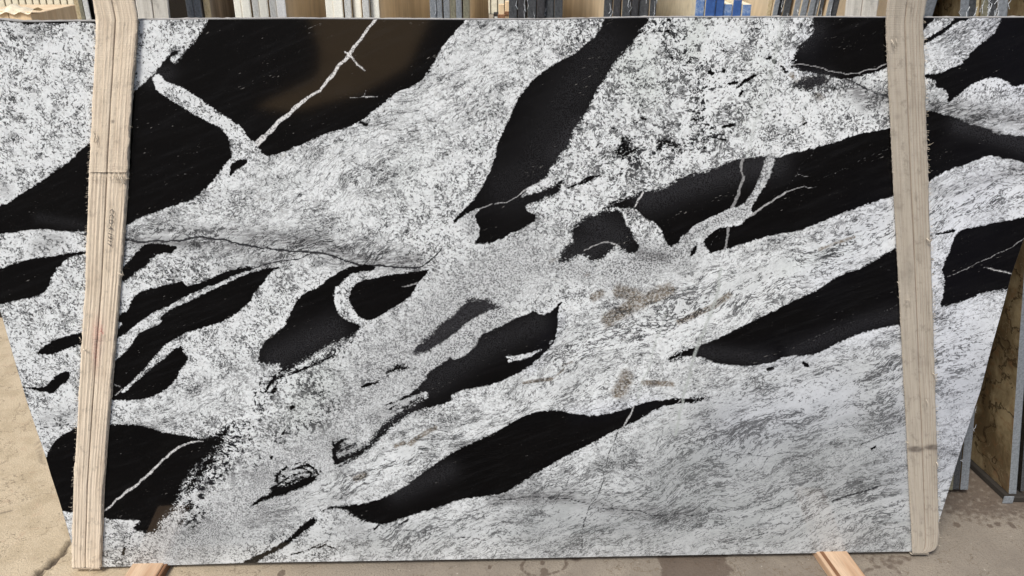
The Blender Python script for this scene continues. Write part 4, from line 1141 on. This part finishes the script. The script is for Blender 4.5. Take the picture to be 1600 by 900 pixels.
def threads(specs, parent):
    for pts, r in specs:
        P3 = [on_slab(x, y, OFF + o_) for x, y, o_ in pts]
        V, F = tube(P3, r, 5)
        mesh_obj('loose_thread', V, F, M['thread'], parent, smooth=True)


threads([([(137, 896 - 2, .012), (143, 889, .018), (147, 884, .02), (147.5, 883.5, .012)], .0009),
         ([(138, 877, .006), (142, 873, .014), (148, 870, .012), (150, 868, .004)], .0009),
         ([(147, 222, .007), (149, 210, .012), (146, 206, .012), (151, 218, .009), (154, 231, .007)], .0009),
         ([(184, 427, .006), (188, 428, .012), (193, 430, .013), (191, 424, .01)], .001),
         ([(185, 272, .01), (188, 280, .014), (194, 286, .012), (197, 289, .008)], .0012),
         ([(190, 276, .01), (192, 286, .013), (187, 293, .01)], .001),
         ([(130, 545, .006), (132, 548, .012), (135, 546, .008)], .002),
         ([(137, 327, .006), (134.5, 329, .008)], .0012), ([(124, 527, .006), (126, 531, .01)], .0012)], sl)
for k in range(16):
    x = random.uniform(143, 196); y = 269 + random.uniform(0, 8)
    threads([([(x, y, .006), (x + random.uniform(-4, 4), y + random.uniform(2, 7), .011), (x + random.uniform(-6, 6), y + random.uniform(4, 14), .006)], .0006)], sl)
threads([([(1448, 372, .006), (1452, 377, .014), (1456, 375, .012), (1452, 380, .008), (1449, 376, .008)], .0016),
         ([(1457, 583, .006), (1461, 586, .014), (1465, 584, .01), (1460, 590, .01)], .0013),
         ([(1415, 690, .006), (1419, 692, .01), (1421, 694, .008)], .0013),
         ([(1463, 722, .006), (1466, 727, .01), (1464, 733, .008)], .0013),
         ([(1393, 62, .006), (1396, 68, .012), (1398, 76, .008)], .0012), ([(1400, 60, .006), (1402, 72, .008)], .0008), ([(1415, 470, .006), (1420, 466, .01), (1422, 476, .008)], .0008),
         ([(1447, 624, .006), (1449, 628, .01), (1448, 634, .008)], .001), ([(1402, 440, .005), (1406, 446, .01)], .0008)], sr)

# stamped number on the left strap
def stamp(txt, p0, p1, height, parent):
    cu = bpy.data.curves.new('stamp_text', 'FONT')
    cu.body = txt; cu.size = 1; cu.extrude = .002; cu.align_x = 'LEFT'
    tmp = bpy.data.objects.new('stamp_text', cu); COL.objects.link(tmp)
    bpy.context.view_layer.update()
    me = bpy.data.meshes.new_from_object(tmp.evaluated_get(bpy.context.evaluated_depsgraph_get()))
    bpy.data.objects.remove(tmp)
    co = np.empty(len(me.vertices) * 3); me.vertices.foreach_get('co', co); co = co.reshape(-1, 3)
    wdt = co[:, 0].max()
    a = on_slab(*p0, OFF + .0042); b = on_slab(*p1, OFF + .0042)
    ex = b - a; L = np.linalg.norm(ex); ex /= L
    ey = np.cross(NRM, ex)
    V = a + np.outer(co[:, 0] / wdt * L, ex) + np.outer(co[:, 1] * height, ey) + np.outer(co[:, 2], NRM) * .1
    me.vertices.foreach_set('co', (V - np.array(parent.location)).astype(np.float32).ravel())
    me.materials.clear(); me.materials.append(M['ink'])
    o = bpy.data.objects.new('stamped_number', me); COL.objects.link(o); o.parent = [c for c in parent.children if c.name.startswith('front_webbing')][0]


stamp('CCD:4-1917', (172, 326), (168, 384), .016, sl)

# lifting beam out of the top of the picture that both straps hang from
bm = empty('lifting_beam', (0, .1, BEAM_Z), 'steel lifting beam above the slab that both straps hang from', 'beam')
for nm, yb in (('beam_rail', -.10), ('beam_rail', .30)):
    V, F = bevel_box(-1.3, 1.3, yb - .04, yb + .04, BEAM_Z, BEAM_Z + .1, .006)
    mesh_obj(nm, V, F, M['steel_paint'], bm)
V, F = bevel_box(-.05, .05, -.058, .258, BEAM_Z + .01, BEAM_Z + .09, .006)
mesh_obj('cross_tie', V, F, M['steel_paint'], bm)

# ------------------------------------------------------------------ stacks of slabs standing behind
def edge_slab(x0, x1, Y, mat, fmat, label, group=None, lean=0.0, H=2.02, L=2.4, base_z=.05, top_px=None, bottom=None, cut=0.0, resin_=None, name='stone_sheet', yaw=0.0):
    """one slab standing on its long side, seen end-on; x0,x1 photo px at y=13"""
    a = on_y(x0, 13, Y); b = on_y(x1 - .5, 13, Y)
    zt = H if top_px is None else float(on_y(x0, top_px, Y)[2])
    w = b[0] - a[0]
    def xs(z): return lean * (z - a[2])
    xa, xb = a[0], b[0]
    dj = random.uniform(-.01, .012)
    Y0 = Y + dj
    root = empty(name, (float(xa + xs(base_z)), float(Y0), base_z), label, 'stone sheet', group)
    # body: prism with slightly slanted far end
    y1 = Y0 + L
    nz = 7
    Vf = []
    zz = np.linspace(base_z, zt, nz)
    for z in zz:
        j = rng.normal(0, .0008)
        cutL = L - cut * max(0, (z - 1.3)) if cut else L
        for X_, Yv in ((xa + j, Y0 + .0015), (xa + w * .12 + j, Y0), (xb - w * .12 + j, Y0), (xb + j, Y0 + .0015)):
            Vf.append((X_ + xs(z), Yv + abs(rng.normal(0, .0006)), z))
        for X_ in (xb + j, xa + j):
            Vf.append((X_ + xs(z), Y0 + cutL, z))
    Vf = np.array(Vf)
    Vf[:, 0] += yaw * (Vf[:, 1] - Y0)
    Fe, Fs = [], []
    for r in range(nz - 1):
        for c in range(6):
            q = [r * 6 + c, r * 6 + (c + 1) % 6, (r + 1) * 6 + (c + 1) % 6, (r + 1) * 6 + c]
            (Fe if c < 3 else Fs).append(q)
    Fs.append(list(range(6))[::-1]); Fs.append([(nz - 1) * 6 + c for c in range(6)])
    ee = mesh_obj('end_edge', Vf, Fe, mat, root)
    mesh_obj('slab_body', Vf, Fs, fmat, root)
    if resin_:
        V, F = [], []
        for k in range(resin_):
            z = random.uniform(max(base_z, .1), zt) if k % 2 else random.uniform(zt - .3, zt)
            xc = (xb if random.random() < .7 else xa) + xs(z) - w * random.uniform(0, .25)
            pts = []
            for s in range(4):
                pts.append((xc + random.uniform(-1, 1) * w * .25, Y0 - .002, z + s * random.uniform(.004, .016)))
            vv, ff = tube(pts, random.uniform(.0005, .0011), 4)
            o_ = len(V); V += vv; F += [[a_ + o_ for a_ in f] for f in ff]
        o = mesh_obj('resin_drips', V, F, M['resin'], root); o['kind'] = 'stuff'; o.parent = ee
    return root


ORD = ['first', 'second', 'third', 'fourth', 'fifth', 'sixth', 'seventh', 'eighth', 'ninth', 'tenth', 'eleventh', 'twelfth']
TONE = {'e_cream': 'cream', 'e_white': 'off-white', 'e_grey': 'blue-grey', 'e_pale': 'pale grey', 'e_dark': 'dark grey', 'e_black': 'black', 'e_olive': 'olive grey', 'e_tan': 'tan speckled', 'blue': 'deep blue', 'blue_pale': 'scuffed blue'}
PACKS = [
 ('stack just left of left strap', 'black_face', 0, .38, [(115, 126, 'e_tan'), (126, 133, 'e_olive'), (133, 142, 'e_pale'), (142, 154, 'e_black')]),
 ('stack just right of left strap', 'greybrown_face', 0, .38, [(290, 302, 'e_grey'), (302.5, 314, 'e_grey'), (317, 328, 'e_tan')]),
 ('cream stack nearest the left strap', 'tan_face', 0, .38, [(364, 376, 'e_cream'), (376.5, 391, 'e_cream'), (393, 404.5, 'e_pale'), (405, 419, 'e_cream'), (421.5, 433, 'e_pale'), (433.5, 448, 'e_white')]),
 ('cream stack above the white vein', 'tan_face', 0, .38, [(508.5, 521, 'e_cream'), (522, 537, 'e_cream'), (539, 550, 'e_pale'), (550.5, 564, 'e_cream'), (567, 578, 'e_pale'), (578.5, 592, 'e_cream')]),
 ('grey stack left of centre', 'tan_face', 0, .38, [(671, 682, 'e_grey'), (683, 692, 'e_grey'), (692.5, 703, 'e_grey'), (703.5, 712.5, 'e_olive'), (713, 722.5, 'e_grey'), (724, 734.5, 'e_olive')]),
 ('dark stack at centre', 'tan_face', 0, .38, [(795, 808, 'e_dark'), (809, 822.5, 'e_black'), (824, 838, 'e_dark'), (838.5, 851.5, 'e_black'), (852, 866, 'e_dark'), (866.5, 880, 'e_dark')]),
 ('dark stack beside the blue edges', 'tan_face', .0, .38, [(944, 957, 'e_dark'), (958, 970, 'e_black'), (971.5, 985, 'e_dark'), (986, 998, 'e_black'), (999, 1015, 'e_dark'), (1015.5, 1026, 'e_dark')]),
 ('blue-edged stack', 'cream_face', 0, .38, [(1087, 1101, 'blue_pale', -8), (1101.5, 1117, 'blue', -8), (1117.5, 1131, 'blue', -5), (1131.5, 1146, 'blue_pale', 7), (1146.5, 1160, 'blue', 0), (1160.5, 1174, 'blue_pale', 7)]),
 ('long stack left of right strap', 'tan_face', .08, .38, [(1201, 1208, 'e_tan'), (1208.5, 1217, 'e_grey'), (1217.5, 1225.5, 'e_black'), (1226.5, 1238, 'e_dark'), (1242, 1251.5, 'e_grey'), (1252, 1262, 'e_grey'), (1263.5, 1273, 'e_grey'), (1273.5, 1281, 'e_grey'), (1281.5, 1288, 'e_dark'), (1292, 1300, 'e_grey'), (1300.5, 1311, 'e_dark')]),
 ('short stack touching the right strap', 'tan_face', .1, .38, [(1430, 1443, 'e_dark'), (1443.5, 1460, 'e_grey')]),
 ('leaning stack at the top right', 'brown_face', .0, .37, [(1498, 1512, 'e_grey'), (1512.5, 1525, 'e_dark'), (1525.5, 1533, 'e_tan'), (1533.5, 1545.5, 'e_olive'), (1546.5, 1560, 'e_dark'), (1560.5, 1577, 'e_grey')]),
]
# lean of the right stack measured on its visible foot: px (1577,13) -> (1513,774)
pa = on_y(1577, 13, .37); pb = on_y(1513.5, 774, .37)
LEAN_R = -(pa[0] - pb[0]) / (pa[2] - pb[2]) * -1
for desc, fm, lean, Y, items in PACKS:
    ln = LEAN_R if fm == 'brown_face' else lean
    for i, it in enumerate(items):
        x0, x1, mt = it[:3]
        top = it[3] if len(it) > 3 else None
        lab = f'{TONE[mt]} slab edge, {ORD[i]} from left in the {desc}'
        drips = {'e_dark': 9, 'e_black': 6, 'e_grey': 3}.get(mt)
        if fm == 'brown_face': drips = 40 if x0 > 1530 else 10
        body = M[fm]
        if desc.startswith('short stack touching'): body = M['tan_face']
        edge_slab(x0, x1, Y, M[mt], body, lab, 'slabs standing in stacks behind', lean=ln, top_px=top, resin_=drips, cut=(.9 if fm == 'tan_face' and i == len(items) - 1 and x0 < 800 else 0), base_z=.03 if fm == 'brown_face' else .05)

# brown slab pack at the right edge of the picture, nearest the floor
pa = on_y(1636, 13, .34); pb = on_y(1582, 774, .34)
ln = (pa[0] - pb[0]) / (pa[2] - pb[2])
edge_slab(1632, 1648, .34, M['e_grey'], M['brown_face'], 'brown veined slab showing its polished side at the right edge, lifted on a dark bearer', 'slabs standing in stacks behind', lean=ln, base_z=.03, L=1.9, yaw=-.15)
edge_slab(1650, 1664, .36, M['e_dark'], M['black_face'], 'dark slab behind the brown veined slab at the right edge', 'slabs standing in stacks behind', lean=ln, base_z=.04, L=1.9, yaw=-.15)
edge_slab(1665, 1680, .37, M['e_grey'], M['black_face'], 'grey slab outermost at the right edge', 'slabs standing in stacks behind', lean=ln, base_z=.04, L=1.9, yaw=-.15)
for k_ in range(9):  # unseen slabs added out of frame to shade the floor corner
    edge_slab(1682 + 17 * k_, 1697 + 17 * k_, .37, M['e_grey' if k_ % 2 else 'e_dark'], M['black_face'], f'{"blue-grey" if k_ % 2 else "dark grey"} slab edge, {ORD[k_]} added unseen past the right edge to block sky light', 'slabs standing in stacks behind', lean=ln, base_z=.04, L=1.9, yaw=-.15)
c = on_floor(1571, 785.5)
rb = empty('stack_bearer', (float(c[0]), float(c[1]), 0), 'dark bearer on the floor under the brown slab at the right edge', 'bearer')
V, F = bevel_box(c[0] + .002, c[0] + .08, c[1], c[1] + 2.0, 0, .028, .004)
V[:, 0] += -.15 * (V[:, 1] - c[1])
mesh_obj('beam', V, F, M['dark_void'], rb)
V, F = bevel_box(c[0] - .015, c[0] + .025, c[1] - .006, c[1] - .001, 0, .034, .002)
mesh_obj('steel_end', V, F, M['e_grey'], rb)

# ------------------------------------------------------------------ cream clad wall far behind, with plinth
WY = 17.2
wall = empty('warehouse_wall', (0, WY, 0), 'cream clad warehouse wall far behind the stacks', 'wall')
zb = float(on_y(80, 22.5, WY)[2])
V, F = bevel_box(-14, 14, WY + .02, WY + .2, 0, 5.5, .01)
mesh_obj('backing', V, F, M['cladding_gap'], wall)
pw = float(on_y(66, 13, WY)[0] - on_y(55.2, 13, WY)[0])
pv, pf = bevel_box(0, pw - .022, -.035, 0, zb, 5.4, .012)
pm = None
x = -13.8
while x < 13.6:
    if pm is None:
        o = mesh_obj('cladding_panel', pv + np.array([0, WY, 0]), pf, M['cladding'], wall); pm = o.data
        o.location = (x, 0, 0)
    else:
        o = bpy.data.objects.new('cladding_panel', pm); COL.objects.link(o); o.parent = wall; o.location = (x, 0, 0)
    x += pw
V, F = bevel_box(-13.9, 13.9, WY - .10, WY + .01, 0, zb - .02, .01)
mesh_obj('plinth', V, F, M['dark_void'], wall)

# wooden crate with curled film, far left
def crate(x0, x1, ytop, Y, z0, label, film=True, depth=.8, mat='crate_wood'):
    a = on_y(x0, ytop, Y); b = on_y(x1, ytop, Y)
    root = empty('wooden_crate', (float(a[0]), Y, z0), label, 'crate')
    n = max(2, int(round((b[0] - a[0]) / .22)))
    wv = (b[0] - a[0]) / n
    for k in range(n):
        V, F = bevel_box(a[0] + k * wv, a[0] + (k + 1) * wv - .006, Y, Y + .02, z0, a[2] - random.uniform(0, .02), .002)
        mesh_obj('board', V, F, M[mat], root)
    V, F = bevel_box(a[0] + .01, b[0] - .01, Y + .021, Y + depth, z0, a[2] - .03, .004)
    mesh_obj('crate_body', V, F, M[mat], root)
    if film:
        V, F = [], []
        m = 30
        for i in range(m + 1):
            t = i / m; xx = a[0] + (b[0] - a[0]) * t
            up = .05 * abs(math.sin(t * 7)) + .012
            for j in range(4):
                V.append((xx + .012 * j, Y - .02 + .05 * j, a[2] - .02 + up * math.sin(j * .9) + .01 * math.sin(t * 31)))
        F = [[i * 4 + j, (i + 1) * 4 + j, (i + 1) * 4 + j + 1, i * 4 + j + 1] for i in range(m) for j in range(3)]
        mesh_obj('film', V, F, M['film'], root, smooth=True)
    return root


crate(-60, 48, 16.5, 5.0, .06, 'pale wooden crate with curled wrapping film at the top left corner')
crate(1174.5, 1201, -6, 3.4, .06, 'pale wooden crate between the blue edges and the long grey stack', film=False)
crate(1028, 1100, 0, 4.2, .06, 'pale wooden crate with torn film behind the cream stone back')
# low dark sleepers on the floor at far left
c = on_floor(-60, 497)
tb = empty('timber_sleeper', (float(c[0]), float(c[1]), 0), 'dark timber sleeper lying on the floor at the left edge', 'timber')
V, F = bevel_box(c[0], float(on_floor(8, 497)[0]), c[1], c[1] + .3, .001, .2, .006)
mesh_obj('sleeper_beam', V, F, M['dark_void'], tb)
# clutter in the gaps
def post(x0, x1, ytop, Y, label, mat='crate_wood'):
    a = on_y(x0, ytop, Y); b = on_y(x1, ytop, Y)
    root = empty('timber_post', (float(a[0]), Y, 0), label, 'timber post')
    V, F = bevel_box(a[0], b[0], Y, Y + (b[0] - a[0]), .001, a[2], .004)
    mesh_obj('post_shaft', V, F, M[mat], root)
    V, F = bevel_box(a[0] - .006, b[0] + .006, Y - .006, Y + .02, a[2] - .10, a[2] - .07, .002)
    mesh_obj('band', V, F, M['batten_dark'], root)


post(779, 788, 6.5, 4.0, 'pale timber post standing left of the dark centre stack')
post(789, 796, 2, 4.1, 'taller pale timber post touching the dark centre stack')
a = on_y(771, 21.5, 4.3); b = on_y(779, 21.5, 4.3)
bx_ = empty('black_box', (float(a[0]), 4.3, 0), 'small black box beside the pale timber posts', 'box')
V, F = bevel_box(a[0], b[0], 4.3, 4.42, .001, a[2], .003); mesh_obj('box_shell', V, F, M['dark_void'], bx_)
V, F = bevel_box(a[0] + .008, b[0] - .008, 4.292, 4.299, a[2] - .05, a[2] - .02, .001); mesh_obj('box_clip', V, F, M['e_pale'], bx_)

# machines and boards low before the wall, left
for i, (x0, x1, yt, nm, mt, lab) in enumerate([(50, 72, 23.2, 'steel_trestle', 'dark_void', 'dark steel trestle before the cream wall, left one'), (73, 92, 23.6, 'timber_rack', 'batten_dark', 'brown timber rack before the cream wall'), (94, 114, 22.8, 'steel_cabinet', 'dark_void', 'black steel cabinet before the cream wall')]):
    Yq = 12.0 + i * .3
    a = on_y(x0, yt, Yq); b = on_y(x1, yt, Yq)
    r = empty(nm, (float(a[0]), Yq, 0), lab, nm.split('_')[1])
    V, F = bevel_box(a[0], b[0], Yq, Yq + .5, a[2] - .12, a[2], .01); mesh_obj('top_rail', V, F, M[mt], r)
    for q in (0, .5, 1):
        xx = a[0] + (b[0] - a[0] - .05) * q
        V, F = bevel_box(xx, xx + .05, Yq + .01, Yq + .06, 0.001, a[2] - .121, .005); mesh_obj('leg', V, F, M['batten_dark'], r)
    V, F = bevel_box(a[0] + .02, b[0] - .02, Yq + .1, Yq + .45, .3, a[2] - .2, .01); mesh_obj('load', V, F, M['dark_void'], r)


M['reflection_sheet'] = simple('tan_reflection_sheet', (.56, .38, .20), .8, .08, 1.5)
# unseen tan sheet added behind the camera for the brown reflection in the slab
reflV = [(-2.64, -7.59), (-2.2, -7.3), (-1.5, -8.3), (-1.05, -10.3), (-1.0, -13.3), (-.9, -19), (-4.1, -19), (-3.51, -16.3), (-2.6, -12), (-2.3, -10.06), (-2.28, -9.31)]
refl = mesh_obj('reflection_sheet', [(x, y, .008) for x, y in reflV], [list(range(len(reflV)))], M['reflection_sheet'])
tag(refl, kind='structure')
